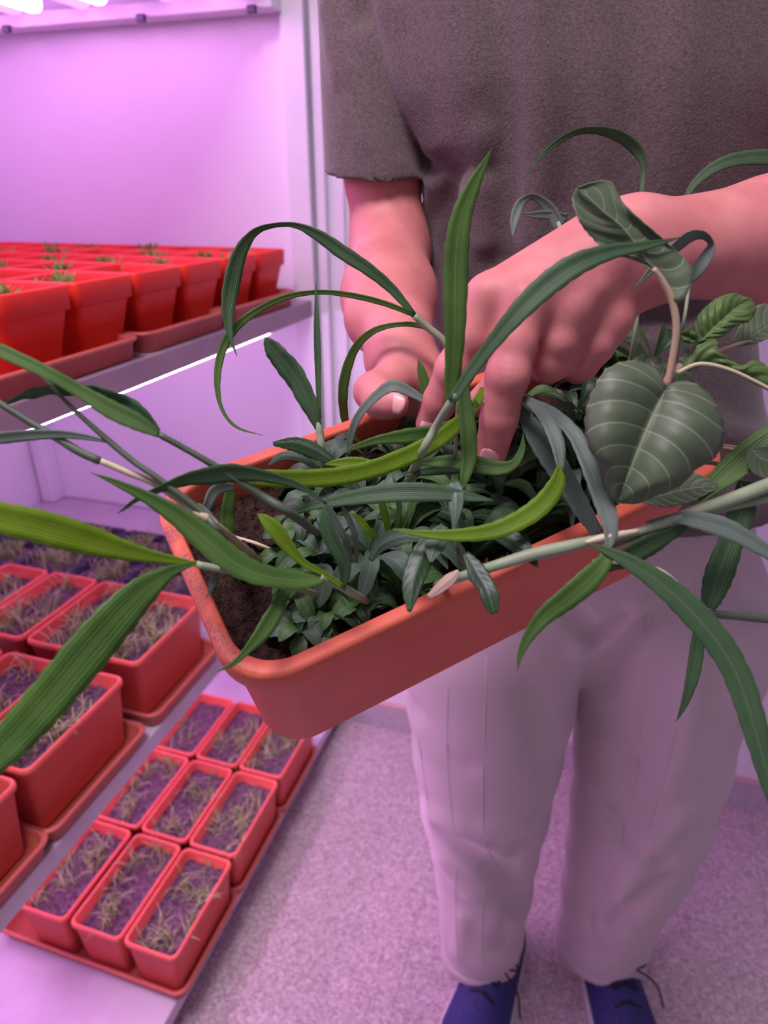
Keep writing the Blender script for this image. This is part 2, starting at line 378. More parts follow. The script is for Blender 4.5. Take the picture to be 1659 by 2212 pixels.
def copy_tree(o):
    c = o.copy(); COL.objects.link(c)
    for ch in list(o.children):
        d = ch.copy(); COL.objects.link(d); d.parent = c
    return c
protos = {}; trays = {}; seeds = {}
def place_pot(kind, x, y, z, label, group):
    if kind not in protos: protos[kind] = o = make_pot(kind)
    else: o = copy_tree(protos[kind])
    o.location = (x, y, z); o['label'] = label; o['group'] = group
    if kind == 'dark': o.name = 'nursery_pot'
    return o
def place_tray(L, W, Hh, x, y, z, label, group):
    k = (L, W)
    if k not in trays: trays[k] = o = mesh_obj('drip_tray', *tray_mesh(L, W, Hh), M['tray'])
    else: o = trays[k].copy(); COL.objects.link(o)
    o.location = (x, y, z); setp(o, label=label, category='tray', group=group); return o
def place_seed(key, x, y, z, label, group, args):
    if key not in seeds: seeds[key] = o = seed_obj(*args)
    else: o = seeds[key].copy(); COL.objects.link(o)
    o.location = (x, y, z); setp(o, label=label, category='seedlings', group=group, kind='stuff'); return o
rowsB = ['nearest row', 'middle row', 'far row']; colsB = ['on the aisle side', 'in the centre', 'on the left side']
kk = 0
for r, y in enumerate((.541, .735, .929)):
    place_tray(.384, .200, .028, -.897, y-.004, .0855, 'long red drip tray on the bottom shelf under the %s of three pots' % rowsB[r], 'drip trays on the bottom shelf')
    for c in range(3):
        x = -.617-c*.1045 - (.004 if r == 0 and c == 2 else 0); kk += 1
        place_pot('rect', x, y, .0905, 'narrow terracotta pot of seedlings on the bottom shelf, %s, %s' % (rowsB[r], colsB[c]), 'narrow pots on the bottom shelf')
        dens = 30 if (r == 2 and c == 2) else 110
        key = 'few' if dens == 30 else 'b%d' % (kk % 4)
        place_seed(key, x, y, .0905+.090, 'thin pale green seedlings in the bottom shelf pot, %s, %s' % (rowsB[r], colsB[c]), 'seedlings on the bottom shelf', (PL_, PW_, dens, 20+kk, .022, .045, .5))
rowsM = ['nearest row', 'second nearest row', 'third nearest row']; colsM = ['at the aisle edge', 'second from the aisle edge', 'third from the aisle edge', 'fourth from the aisle edge']
for r, y in enumerate((.247, .444, .660)):
    place_tray(.335, .205, .028, -.573-.335+.008, y-.008, .5585, 'long brick-red drip tray on the middle shelf under the %s of pots' % rowsM[r], 'drip trays on the middle shelf')
    for c in range(4 if r == 2 else (3 if r == 1 else 1)):
        x = -.585-PL_-c*.107; kk += 1
        if r == 2 and c == 0: x -= .002
        place_pot('rect', x, y, .5635, 'narrow terracotta pot on middle shelf, %s, %s' % (rowsM[r], colsM[c]), 'narrow pots on the middle shelf')
        place_seed('m%d' % (kk % 3), x, y, .5635+.090, 'wispy seedlings in middle shelf pot, %s, %s' % (rowsM[r], colsM[c]), 'seedlings on the middle shelf', (PL_, PW_, 150, 60+kk, .025, .05, .3))
for r, y in enumerate((.880, .982)):
    for c in range(5):
        x = -.672-.119-c*.1195+(.12 if False else 0); kk += 1
        place_pot('dark', x, y, .5595, 'dark violet nursery pot on the middle shelf, %s row, %s' % (['front', 'rear'][r], ['at the aisle end', 'second from the aisle', 'third from the aisle', 'fourth from the aisle', 'fifth from the aisle'][c]), 'dark nursery pots on the middle shelf')
        place_seed('d%d' % (kk % 3), x, y, .5595+.074, 'fine pale seedlings in the dark nursery pot, %s row, %s' % (['front', 'rear'][r], ['at the aisle end', 'second from the aisle', 'third from the aisle', 'fourth from the aisle', 'fifth from the aisle'][c]), 'seedlings in the dark nursery pots', (.118, .098, 110, 90+kk, .025, .045, .45))
ends = [.565, .68, .795, .91, 1.025, 1.145, 1.262]
wr = ['nearest', 'second nearest', 'third nearest', 'fourth nearest', 'fifth nearest', 'second row from the wall', 'row against the wall']
wc = ['at the aisle edge', 'second from the aisle edge', 'third from the aisle edge', 'fourth from the aisle edge', 'fifth from the aisle edge', 'sixth from the aisle edge', 'seventh from the aisle edge']
def sprout_mesh(seed):
    r = np.random.default_rng(seed); v = []; f = []; uv = []
    for k in range(5):
        cx, cy = r.normal(0, .010, 2); a0 = r.uniform(0, 6.28)
        for q in range(4):
            a = a0+q*1.57; L = r.uniform(.010, .018); b = len(v); px, py = -sin(a), cos(a); h0 = .018*r.uniform(.6, 1.3)
            for s in range(6):
                t = s/5; w = .0032*sin(pi*min(t*.95+.05, 1))**.8+.0002
                X = cx+cos(a)*L*t; Y = cy+sin(a)*L*t; Z = h0*(t**.5)+.004*t
                v += [(X-px*w, Y-py*w, Z), (X+px*w, Y+py*w, Z)]; uv += [(0, t), (1, t)]
            for s in range(5): f.append((b+2*s, b+2*s+1, b+2*s+3, b+2*s+2))
    return v, f, uv
sprouts = [mesh_obj('sprout', *sprout_mesh(s)[:2], M['seed_g'], None, True, sprout_mesh(s)[2]) for s in (1, 2, 3)]
used = [False]*3
for r, ye in enumerate(ends):
    for c in range(7):
        x0 = -.592-.108-c*.111; y0 = ye-.112
        if x0 < XW+.006: continue
        cs = [proj((x0+dx, y0+dy, 1.205)) for dx in (0, .108) for dy in (0, .11)]
        if max(q[0] for q in cs) < -6 or y0 < .4: continue
        nm = '%s, %s' % (wr[r] if r > 4 else wr[r]+' row', wc[c])
        place_pot('square', x0, y0, 1.1065, 'square red pot on top shelf, '+nm, 'square red pots on the top shelf')
        if (r*7+c*3) % 4 != 1 or (r, c) in ((1, 0), (3, 1)):
            i = (r+c) % 3
            if not used[i]: o = sprouts[i]; used[i] = True
            else: o = sprouts[i].copy(); COL.objects.link(o)
            o.location = (x0+.054+rng.normal()*.008, y0+.055+rng.normal()*.01, 1.1065+.080); o.rotation_euler.z = rng.uniform(0, 6)
            setp(o, label='green sprout in red top-shelf pot, '+nm, category='seedling', group='sprouts in the square red pots')
tw = ['nearest the viewer', 'in the middle', 'nearest the wall']
for q, (ya, yb) in enumerate(((.44, .768), (.776, .998), (1.010, 1.262))):
    nm = ['at the aisle edge', 'second from the aisle edge', 'third from the aisle edge', 'fourth from the aisle edge']
    for c in range(3):
        x1 = -.572-c*.236
        cs = proj((x1, yb, 1.13))
        if cs[0] < 0 or x1-.232 < XW: continue
        o = mesh_obj('drip_tray', *tray_mesh(.232, yb-ya, .029), M['tray']); o.location = (x1-.232, ya, 1.1032)
        setp(o, label='brown-red drip tray on the top shelf, %s, %s' % (nm[c], tw[q]), category='tray', group='drip trays on the top shelf')

# ------------------------------------------------------------------ planter
S = .93
T = CAM+S*(np.array([-.1681, .2610, 1.0446])-CAM)
ax = np.array([.7018, .6866, .1899]); ax /= np.linalg.norm(ax)
ay = np.array([-.7019, .6213, .3483]); ay -= ax*(ax@ay); ay /= np.linalg.norm(ay)
az = np.cross(ax, ay)
PLEN, PWID, PHT, TP = .40*S, .1824*S, .139*S, .0156*S
PM = Matrix(((ax[0], ay[0], az[0], T[0]), (ax[1], ay[1], az[1], T[1]), (ax[2], ay[2], az[2], T[2]), (0, 0, 0, 1)))
def pw(x, y, z): return T+ax*x+ay*y+az*z
SOILZ = -.026
def onplane_local(px_, py_, z):      # pixel -> world point on the plane local z
    r = ray(px_, py_); o = pw(0, 0, z); t = ((o-CAM)@az)/(r@az); return CAM+r*t
planter = bpy.data.objects.new('planter_box', None); COL.objects.link(planter); planter.matrix_world = PM; planter.empty_display_size = .02
setp(planter, label='long terracotta window box full of weeds and grass, held in the person\'s hands', category='planter')
i = .006
prof = [(TP+.012, -PHT, .020), (TP+.004, -PHT+.002, .026), (TP, -PHT+.007, .03), (.0065, -.021, .031), (.0060, -.0195, .031), (.0035, -.0185, .032), (.0012, -.0175, .033), (0, -.015, .034), (0, -.003, .034), (.0008, -.0008, .034), (.0025, 0, .033),
        (.0085, 0, .029), (.0095, -.0008, .028), (.0100, -.003, .028), (.0115, -.02, .027), (TP+.004, -PHT+.006, .025)]
v, f = loft([rrect(a, PLEN-a, a, PWID-a, r_, z, 10) for a, z, r_ in prof])
mesh_obj('planter_body', v, f, M['planter'], planter)
# soil, lumpy
nx, ny = 130, 60; v = []; f = []
rr = np.random.default_rng(5)
lump = rr.normal(size=(ny+1, nx+1)); big = rr.normal(size=(12, 24))
for j in range(ny+1):
    for i_ in range(nx+1):
        x = .0115+(PLEN-.023)*i_/nx; y = .0115+(PWID-.023)*j/ny
        gx, gy = i_/nx*22, j/ny*10; a, b = int(gx), int(gy); fx, fy = gx-a, gy-b
        g = (big[b, a]*(1-fx)+big[b, a+1]*fx)*(1-fy)+(big[b+1, a]*(1-fx)+big[b+1, a+1]*fx)*fy
        # keep the soil's own corners inside the rounded box
        ex = min(x-.0115, PLEN-.0115-x); ey = min(y-.0115, PWID-.0115-y); rc = .024
        if ex < rc and ey < rc:
            dx, dy = rc-ex, rc-ey; d = math.hypot(dx, dy)
            if d > rc:
                k = rc/d; sx = 1 if x < PLEN/2 else -1; sy = 1 if y < PWID/2 else -1
                x += sx*(dx-dx*k); y += sy*(dy-dy*k)
        v.append((x, y, SOILZ+.0030*g+.0024*lump[j, i_]))
for j in range(ny):
    for i_ in range(nx): f.append((j*(nx+1)+i_, j*(nx+1)+i_+1, (j+1)*(nx+1)+i_+1, (j+1)*(nx+1)+i_))
mesh_obj('soil', v, f, M['soil'], planter)

# ------------------------------------------------------------------ foliage builders
def ribbon(spec, roll=0, fold=.22, n=34, wave=0.0, thick=.00035, name='leaf', mat=None, parent=None, world=None, up=None, nv=5):
    """spec: (px, py, half width px, depth m)"""
    sp = np.array(spec, float)
    P = np.array([at(a, b, d) for a, b, _, d in sp]) if world is None else np.asarray(world, float)
    hw = sp[:, 2]*sp[:, 3]/FPX if world is None else sp[:, 2]
    C = catmull(np.column_stack([P, hw]), n); P = C[:, :3]; hw = np.maximum(C[:, 3], .00012)
    t = np.gradient(P, axis=0); t /= np.linalg.norm(t, axis=1)[:, None]+1e-12
    V = []; UV = []; Fc = []; prev = None
    rolls = np.interp(np.linspace(0, 1, n), np.linspace(0, 1, len(roll)), roll) if hasattr(roll, '__len__') else np.full(n, roll)
    ph = random.uniform(0, 6)
    for i in range(n):
        vd = (CAM-P[i]) if up is None else up; vd = vd/np.linalg.norm(vd)
        s = np.cross(t[i], vd); s /= np.linalg.norm(s)+1e-9
        if prev is not None and s@prev < 0: s = -s
        prev = s; nn = np.cross(s, t[i]); nn *= np.sign(nn@vd) or 1
        a = radians(rolls[i]); side = s*cos(a)+nn*sin(a); nrm = nn*cos(a)-s*sin(a)
        w = hw[i]/max(cos(a), .35)
        for k in range(nv):
            q = -1+2*k/(nv-1)
            ww = w*(1+.04*sin(i*2.1+k*9))
            V.append(P[i]+side*q*ww+nrm*(abs(q)*fold*w+wave*w*sin(i*.9+ph+q*2.0)*q*q)); UV.append((k/(nv-1), i/(n-1)))
    for i in range(n-1):
        for k in range(nv-1): Fc.append((i*nv+k, i*nv+k+1, (i+1)*nv+k+1, (i+1)*nv+k))
    o = mesh_obj(name, V, Fc, mat, None, True, UV)
    sm = o.modifiers.new('t', 'SOLIDIFY'); sm.thickness = thick; sm.offset = 0
    if parent: wp(o, parent)
    return o
def stem(spec, mat, parent, name='stem', n=20, hairs=0):
    sp = np.array(spec, float); P = np.array([at(a, b, d) for a, b, _, d in sp]); hw = sp[:, 2]*sp[:, 3]/FPX
    C = catmull(np.column_stack([P, hw]), n); mb = MB().tube(C[:, :3], C[:, 3], 10)
    if hairs:
        for k in range(hairs):
            i = random.randrange(1, n-1); a = random.uniform(0, 6.28); p = C[i, :3]+(C[i+1 if i+1 < n else i, :3]-C[i, :3])*random.random()
            d = RT*cos(a)+UP*sin(a); L = random.uniform(.0012, .0028)
            mb.tube([p+d*C[i, 3]*.8, p+d*(C[i, 3]+L)], [.00009, .00003], 3, False)
    return wp(mb.build(name, mat, None, True), parent)
def soil_z(px_, py_): return depth(onplane_local(px_, py_, SOILZ))
def plant(label, base_px, name='grass_plant', cat='grass plant', group=None):
    b = onplane_local(base_px[0], base_px[1], SOILZ); return thing(name, label, cat, b, group)
SZ = soil_z
# --- 1: upright sprig at back left of box
p = plant('slim upright grass shoot by the back left rim of the planter, with a needle leaf', (703, 1040))
stem([(703, 1040, 7, SZ(703, 1040)), (697, 985, 8, .445), (691, 935, 8.5, .44), (689, 905, 6, .44)], M['stem'], p, hairs=14)
ribbon([(691, 930, 4, .44), (688, 850, 5, .44), (686, 770, 7, .44), (684, 700, 6, .44), (682, 608, 0, .44)], 0, .6, mat=M['g_dark'], parent=p)
ribbon([(690, 932, 5, .44), (672, 880, 17, .437), (640, 815, 23, .435), (600, 765, 21, .433), (580, 740, 12, .432), (572, 729, 0, .432)], 25, .2, mat=M['g_dark'], parent=p, wave=.08)
# --- 2: tall bright blade in front of hand
p = plant('tall grass shoot with a bright upright blade and a long blade crossing the digging hand', (872, 1055))
zb = SZ(872, 1055)
stem([(872, 1058, 9, zb), (905, 990, 9.5, .385), (940, 925, 9, .372), (968, 878, 9, .36), (985, 850, 7, .356)], M['stem'], p, hairs=10)
ribbon([(969, 876, 5, .360), (975, 830, 15, .358), (981, 740, 21, .352), (983, 640, 25, .348), (985, 540, 26, .345), (997, 465, 22, .343), (1022, 400, 15, .342), (1048, 350, 6, .342), (1062, 320, 0, .342)], -18, .22, mat=M['g_mid'], parent=p, n=44)
ribbon([(975, 868, 10, .356), (1020, 800, 13, .352), (1075, 728, 17, .348), (1130, 665, 23, .345), (1190, 610, 26, .343), (1250, 570, 24, .342), (1320, 545, 16, .342), (1400, 530, 9, .342), (1475, 512, 0, .343)], 12, .25, mat=M['g_dark'], parent=p, n=44)
# --- 3: arching plant at the back
p = plant('back grass plant arching left over the pots with two long thin drooping leaves', (1010, 890))
stem([(1010, 890, 8, SZ(1010, 890)), (1002, 800, 8, .475), (962, 740, 8.5, .47), (925, 708, 8, .468), (895, 682, 7, .465)], M['stem'], p)
ribbon([(897, 684, 6, .465), (850, 628, 10, .462), (800, 585, 13, .458), (740, 545, 15, .455), (690, 510, 12, .452), (640, 487, 6, .45), (590, 487, 5, .448), (548, 503, 8, .446), (516, 548, 15, .444), (499, 610, 18, .442), (491, 670, 14, .44), (497, 725, 6, .44), (512, 770, 0, .44)], [0, 0, 20, 30, 0], .25, mat=M['g_dark'], parent=p, n=60)
ribbon([(890, 678, 5, .465), (830, 655, 6, .462), (760, 638, 6, .46), (690, 631, 5, .457), (620, 641, 6, .454), (560, 668, 7, .452), (510, 706, 9, .45), (480, 755, 9, .448), (469, 820, 7, .446), (478, 880, 4, .445), (510, 922, 3, .444), (569, 941, 0, .444)], 10, .25, mat=M['g_mid'], parent=p, n=60)
ribbon([(955, 728, 5, .47), (915, 705, 6, .472), (860, 701, 5, .476), (805, 716, 7, .482), (766, 755, 9, .49), (745, 815, 11, .50), (741, 870, 10, .51), (749, 925, 7, .53), (765, 970, 1, .54)], 0, .25, mat=M['g_mid'], parent=p, n=40)
# --- 4: left shoots
p = plant('hairy dark grass shoot leaning left, highest of the left-reaching stems', (702, 1165))
stem([(702, 1165, 8, SZ(702, 1165)), (640, 1118, 10, .365), (560, 1068, 10, .355), (470, 1010, 8, .345), (405, 972, 7, .34), (343, 938, 7, .335)], M['stem_dark'], p, hairs=90, n=30)
ribbon([(343, 940, 6, .335), (300, 915, 18, .333), (240, 886, 20, .33), (180, 850, 15, .327), (100, 805, 14, .322), (0, 758, 15, .318), (-60, 730, 10, .315)], -15, .3, mat=M['g_mid'], parent=p, n=40)
ribbon([(342, 934, 7, .336), (300, 893, 20, .336), (245, 862, 20, .335), (185, 842, 14, .334), (120, 838, 12, .332), (60, 850, 9, .33), (25, 865, 4, .33), (0, 880, 1, .33)], [10, 30, 50, 35], .3, mat=M['g_dark'], parent=p, n=44, wave=.2)
p = plant('thin dark stem leaning far left with one narrow grey-green leaf at its node', (530, 1228))
stem([(530, 1228, 8, SZ(530, 1228)), (480, 1160, 8, .35), (439, 1110, 8, .345), (351, 1040, 7.5, .34), (290, 998, 7, .337), (238, 955, 7, .335), (155, 880, 5, .33), (85, 806, 4, .328)], M['stem_dark'], p, n=30)
ribbon([(240, 957, 2, .335), (190, 945, 6, .333), (130, 938, 9, .331), (60, 940, 12, .329), (0, 946, 13, .327), (-40, 950, 8, .326)], 10, .25, mat=M['g_grey'], parent=p)
p = plant('jointed grass stem leaning left, pale straw-coloured beyond its joint', (505, 1180))
stem([(560, 1212, 8, SZ(560, 1212)), (470, 1138, 10, .352), (400, 1088, 9, .348), (335, 1045, 8, .343), (275, 1020, 7.5, .34), (213, 994, 7, .337)], M['stem_pale'], p)
stem([(216, 996, 9, .337), (170, 975, 9.5, .335), (120, 944, 9, .333), (70, 915, 8, .331), (0, 872, 8, .328), (-40, 850, 7, .326)], M['stem_dark'], p, hairs=50)
# --- 5: big blade over left end, bright leaf
p = plant('grass shoot lying over the left planter end with one small bright lime leaf', (800, 1300))
stem([(800, 1305, 7, SZ(800, 1305)), (760, 1280, 9, .37), (725, 1260, 10, .362), (690, 1246, 9, .355)], M['stem'], p)
ribbon([(700, 1250, 9, .355), (650, 1254, 20, .35), (600, 1250, 22, .345), (545, 1236, 25, .34), (492, 1205, 29, .337), (440, 1160, 28, .335), (385, 1115, 22, .333), (320, 1075, 14, .331), (250, 1042, 7, .33), (196, 1021, 0, .33)], [-15, -20, 0, 15, 20], .22, mat=M['g_mid'], parent=p, n=50)
ribbon([(742, 1268, 6, .36), (700, 1240, 6, .355), (655, 1215, 8, .35), (622, 1180, 14, .346), (595, 1145, 17, .343), (572, 1122, 11, .342), (556, 1110, 0, .342)], 0, .3, mat=M['g_bright'], parent=p)
ribbon([(740, 1275, 5, .362), (745, 1220, 14, .355), (715, 1160, 17, .35), (702, 1120, 12, .348), (700, 1095, 0, .348)], 15, .3, mat=M['g_dark'], parent=p)
ribbon([(628, 1262, 4, .36), (608, 1295, 13, .352), (580, 1345, 19, .345), (553, 1382, 14, .34), (528, 1410, 8, .337), (500, 1436, 5, .334), (462, 1452, 0, .332)], 20, .25, mat=M['g_mid'], parent=p)
# --- 6: long horizontal bright blade
p = plant('grass plant with a long bright yellow-green blade lying level across the planter', (1040, 905))
stem([(1052, 912, 7, SZ(1052, 912)), (1046, 880, 3, .41), (1044, 850, 3, .408)], M['stem'], p)
ribbon([(1043, 838, 5, .408), (1030, 868, 10, .398), (1005, 900, 14, .390), (965, 936, 18, .384), (909, 971, 20, .38), (814, 1010, 20, .374), (727, 1029, 20, .368), (640, 1034, 20, .362), (560, 1032, 18, .356), (500, 1028, 12, .352), (450, 1034, 6, .35)], [-20, 10, 10, 0], .2, mat=M['g_bright'], parent=p, n=50)
ribbon([(705, 1088, 3, .36), (668, 1062, 5, .357), (625, 1042, 9, .354), (560, 1026, 14, .350), (500, 1020, 20, .346), (455, 1026, 20, .343), (405, 1034, 14, .341), (350, 1054, 8, .339), (297, 1078, 5, .338), (270, 1098, 3, .337), (253, 1110, 0, .337)], [0, 20, 30, 10], .22, mat=M['g_dark'], parent=p, n=50)
ribbon([(830, 1008, 3, .40), (780, 1000, 12, .40), (735, 1000, 10, .40), (700, 1003, 0, .40)], 0, .2, mat=M['g_bright'], parent=p)
ribbon([(1030, 868, 6, .395), (990, 915, 16, .392), (940, 935, 18, .39), (880, 942, 17, .387), (820, 950, 10, .385), (770, 965, 6, .384), (737, 982, 0, .384)], 10, .2, mat=M['g_mid'], parent=p, n=40)
# --- 7: dark blade centre
p = plant('dark green blade pointing right across the middle of the planter', (640, 1108))
ribbon([(622, 1112, 3, .375), (670, 1095, 8, .37), (730, 1082, 13, .366), (800, 1070, 19, .363), (870, 1064, 21, .361), (930, 1065, 20, .36), (990, 1070, 13, .36), (1030, 1076, 8, .36), (1068, 1081, 0, .36)], 12, .22, mat=M['g_dark'], parent=p, n=44)
stem([(600, 1150, 4, SZ(600, 1150)), (610, 1125, 4, .38), (628, 1110, 4, .375)], M['stem_dark'], p)
# --- 8: bright arc and grey arcs right of centre
p = plant('grass plant right of the fingers, grey arching leaves, one ending in a lime arc', (1125, 880))
stem([(1150, 905, 6, SZ(1150, 905)), (1140, 880, 7, .41), (1128, 862, 6, .40)], M['stem'], p)
ribbon([(1128, 858, 5, .40), (1160, 880, 13, .385), (1185, 915, 15, .375), (1202, 960, 15, .365), (1208, 1003, 9, .358), (1207, 1018, 5, .356)], [0, 30, 50], .25, mat=M['g_grey'], parent=p)
ribbon([(1208, 1006, 4, .356), (1202, 1045, 18, .354), (1170, 1090, 22, .352), (1120, 1125, 21, .35), (1060, 1148, 18, .35), (990, 1156, 14, .35), (920, 1154, 9, .351), (848, 1143, 1, .353)], [40, 0, 0, 0], .2, mat=M['g_bright'], parent=p, n=44)
ribbon([(1122, 880, 8, .41), (1155, 935, 22, .405), (1190, 990, 25, .40), (1225, 1045, 22, .395), (1260, 1105, 19, .39), (1292, 1155, 12, .388)], 15, .2, mat=M['g_grey'], parent=p)
ribbon([(1130, 858, 4, .40), (1190, 890, 11, .385), (1235, 935, 15, .372), (1262, 985, 17, .362), (1288, 1045, 20, .354), (1310, 1105, 20, .349), (1318, 1150, 14, .346), (1311, 1190, 6, .344)], [10, 40, 10, 20], .3, mat=M['g_grey'], parent=p, n=44)
ribbon([(1312, 1176, 4, .344), (1306, 1210, 16, .342), (1272, 1250, 25, .340), (1225, 1290, 24, .338), (1175, 1330, 19, .336), (1142, 1375, 12, .335), (1124, 1415, 6, .335), (1118, 1450, 0, .335)], [10, 20, 0], .25, mat=M['g_mid'], parent=p, n=44)
# --- 9: heavy reclining stems at the right
p = plant('thick hairy reclining grass stem running from the front rim out past the right edge', (930, 1262))
stem([(930, 1268, 9, SZ(930, 1268)), (1000, 1245, 11, .355), (1070, 1222, 12, .352), (1150, 1198, 14, .350), (1230, 1180, 14, .350), (1290, 1165, 10, .350), (1380, 1148, 9, .352), (1480, 1112, 13, .354), (1580, 1078, 15, .356), (1659, 1048, 16, .358), (1720, 1025, 16, .36)], M['stem'], p, hairs=130, n=44)
stem([(1300, 1185, 8, .356), (1400, 1150, 8, .357), (1500, 1115, 8, .358), (1590, 1093, 8, .36), (1650, 1078, 10, .361), (1720, 1060, 9, .362)], M['stem'], p, hairs=60, n=30)
stem([(1265, 1172, 5, .347), (1310, 1160, 9, .347), (1378, 1147, 5, .349)], M['stem_pale'], p, 'leaf_sheath')
ribbon([(1270, 1235, 8, .352), (1340, 1205, 20, .353), (1400, 1175, 22, .354), (1450, 1152, 12, .355), (1490, 1132, 3, .356)], -30, .3, mat=M['g_dark'], parent=p)
ribbon([(1395, 1128, 2, .353), (1450, 1120, 9, .352), (1500, 1124, 18, .350), (1560, 1140, 22, .348), (1610, 1164, 18, .346), (1659, 1194, 14, .344), (1710, 1230, 8, .342)], 15, .25, mat=M['g_grey'], parent=p)
ribbon([(1268, 1174, 2, .344), (1310, 1190, 9, .342), (1360, 1215, 17, .34), (1420, 1255, 23, .337), (1480, 1308, 28, .334), (1540, 1375, 29, .33), (1585, 1445, 28, .326), (1615, 1525, 27, .322), (1640, 1610, 24, .318), (1665, 1700, 18, .314), (1690, 1780, 8, .31)], [0, 15, 20, 10], .2, mat=M['g_dark'], parent=p, n=60, wave=.05)
stem([(1280, 1212, 4, .352), (1340, 1216, 4, .352), (1400, 1222, 4.5, .352), (1445, 1245, 5, .352), (1482, 1285, 5, .352)], M['stem_pale'], p)
# --- 10: dark blades hanging behind right
p = plant('dark green grass shoot hanging behind the right end with broad drooping blades', (1590, 1020))
stem([(1450, 1005, 5, SZ(1450, 1005)), (1540, 1000, 5, .41), (1605, 1030, 6, .40)], M['stem_dark'], p)
ribbon([(1612, 1040, 16, .40), (1602, 1100, 26, .398), (1578, 1170, 25, .396), (1552, 1240, 29, .394), (1536, 1290, 22, .392), (1528, 1312, 15, .39)], 15, .2, mat=M['g_dark'], parent=p)
stem([(1530, 1326, 9, .39), (1590, 1330, 10, .392), (1659, 1336, 11, .394), (1720, 1340, 11, .396)], M['stem_dark'], p, hairs=20)
ribbon([(1516, 1328, 10, .39), (1507, 1390, 14, .389), (1498, 1450, 14, .388), (1484, 1505, 9, .387), (1470, 1540, 4, .386), (1460, 1560, 0, .386)], 10, .2, mat=M['g_dark'], parent=p)
ribbon([(1508, 1092, 2, .39), (1535, 1058, 16, .388), (1575, 1022, 27, .386), (1620, 985, 30, .384), (1665, 950, 28, .382), (1710, 920, 15, .38)], 20, .3, mat=M['g_mid'], parent=p)
ribbon([(1548, 962, 4, .395), (1590, 968, 5, .394), (1628, 976, 4, .393)], 0, .5, mat=M['stem_pink'], parent=p, name='leaf_stalk')
# --- 11: thin blades in front of the shirt
p = plant('grass plant behind the wrist with a thin leaf arching high over the shirt front', (1375, 700))
stem([(1345, 860, 5, SZ(1345, 860)), (1372, 720, 5, .50), (1380, 560, 5, .50), (1383, 430, 5, .49)], M['stem'], p)
ribbon([(1384, 430, 5, .49), (1390, 380, 5, .49), (1389, 350, 8, .488), (1372, 318, 12, .486), (1335, 292, 11, .484), (1280, 280, 7, .482), (1230, 291, 6, .48), (1180, 327, 5, .478), (1130, 386, 0, .476)], [0, 20, 30, 0], .25, mat=M['g_dark'], parent=p, n=44)
ribbon([(1480, 430, 5, .50), (1500, 398, 8, .50), (1540, 364, 12, .498), (1590, 345, 14, .496), (1659, 340, 15, .494), (1710, 350, 12, .492)], 15, .2, mat=M['g_dark'], parent=p)
stem([(1375, 620, 4, .50), (1420, 520, 4, .50), (1480, 428, 4, .50)], M['stem'], p)
p = plant('small grass shoot showing behind the knuckles with a short hooked leaf', (1240, 800))
stem([(1260, 800, 5, SZ(1260, 800)), (1240, 600, 5, .47), (1206, 480, 6, .465)], M['stem'], p)
ribbon([(1210, 492, 12, .465), (1190, 455, 13, .463), (1165, 430, 8, .461), (1145, 425, 6, .46), (1124, 440, 10, .459), (1111, 475, 10, .458), (1107, 515, 0, .457)], [0, 20, 0], .25, mat=M['g_grey'], parent=p)
ribbon([(1225, 470, 8, .465), (1180, 464, 9, .464), (1150, 464, 6, .463), (1128, 462, 0, .462)], 0, .3, mat=M['g_grey'], parent=p)
p = plant('grass leaf looping over the wrist beside the upper heart-shaped leaf', (1440, 900))
stem([(1440, 900, 4, SZ(1440, 900)), (1470, 740, 4, .40), (1490, 610, 4, .385)], M['stem'], p)
ribbon([(1490, 605, 10, .385), (1510, 580, 14, .38), (1530, 550, 12, .377), (1537, 525, 6, .375), (1518, 507, 8, .373), (1485, 512, 12, .371), (1450, 540, 10, .37), (1410, 580, 8, .369), (1367, 626, 0, .368)], [10, 40, 50, 10], .25, mat=M['g_grey'], parent=p, n=44)
# --- 12: left edge big blades
p = plant('grass shoot over the left rim with one wide lime leaf and one drooping broad leaf', (560, 1245))
stem([(700, 1290, 7, SZ(700, 1290)), (640, 1268, 7.5, .365), (575, 1250, 7.5, .352), (520, 1238, 7.5, .342), (470, 1228, 8, .335), (424, 1219, 8, .33)], M['stem'], p, hairs=40)
ribbon([(430, 1219, 4, .33), (385, 1211, 8, .328), (320, 1200, 15, .324), (250, 1183, 24, .318), (170, 1160, 34, .31), (90, 1138, 36, .302), (0, 1118, 34, .294), (-60, 1105, 28, .29)], [20, 10, 0], .2, mat=M['g_bright'], parent=p, n=44, wave=.04)
ribbon([(424, 1217, 4, .33), (395, 1224, 8, .328), (360, 1240, 16, .324), (310, 1275, 32, .318), (255, 1330, 42, .31), (190, 1405, 47, .302), (120, 1490, 46, .294), (50, 1570, 44, .287), (0, 1622, 40, .282), (-60, 1680, 30, .277)], [10, 15, 0], .16, mat=M['g_mid'], parent=p, n=50, wave=.04)
# --- 13: crumpled leaf and small vertical bits at left end
p = plant('crumpled grey-green grass leaf hanging over the left end beside a short green leaf', (500, 1165))
ribbon([(500, 1188, 8, SZ(500, 1188)), (493, 1165, 15, .40), (492, 1110, 15, .39), (498, 1065, 12, .385), (502, 1052, 5, .383)], 0, .15, mat=M['g_mid'], parent=p)
ribbon([(505, 1052, 6, .38), (480, 1053, 12, .375), (460, 1065, 13, .37), (447, 1092, 10, .366), (440, 1115, 4, .364)], [10, 50], .2, mat=M['g_grey'], parent=p)
ribbon([(425, 1090, 5, .35), (445, 1115, 14, .348), (452, 1145, 13, .346), (466, 1170, 8, .344), (474, 1190, 6, .342), (468, 1225, 8, .34), (458, 1260, 6, .338), (447, 1292, 0, .337)], [0, 50, 20, 50, 10], .35, mat=M['g_grey'], parent=p, wave=.35)
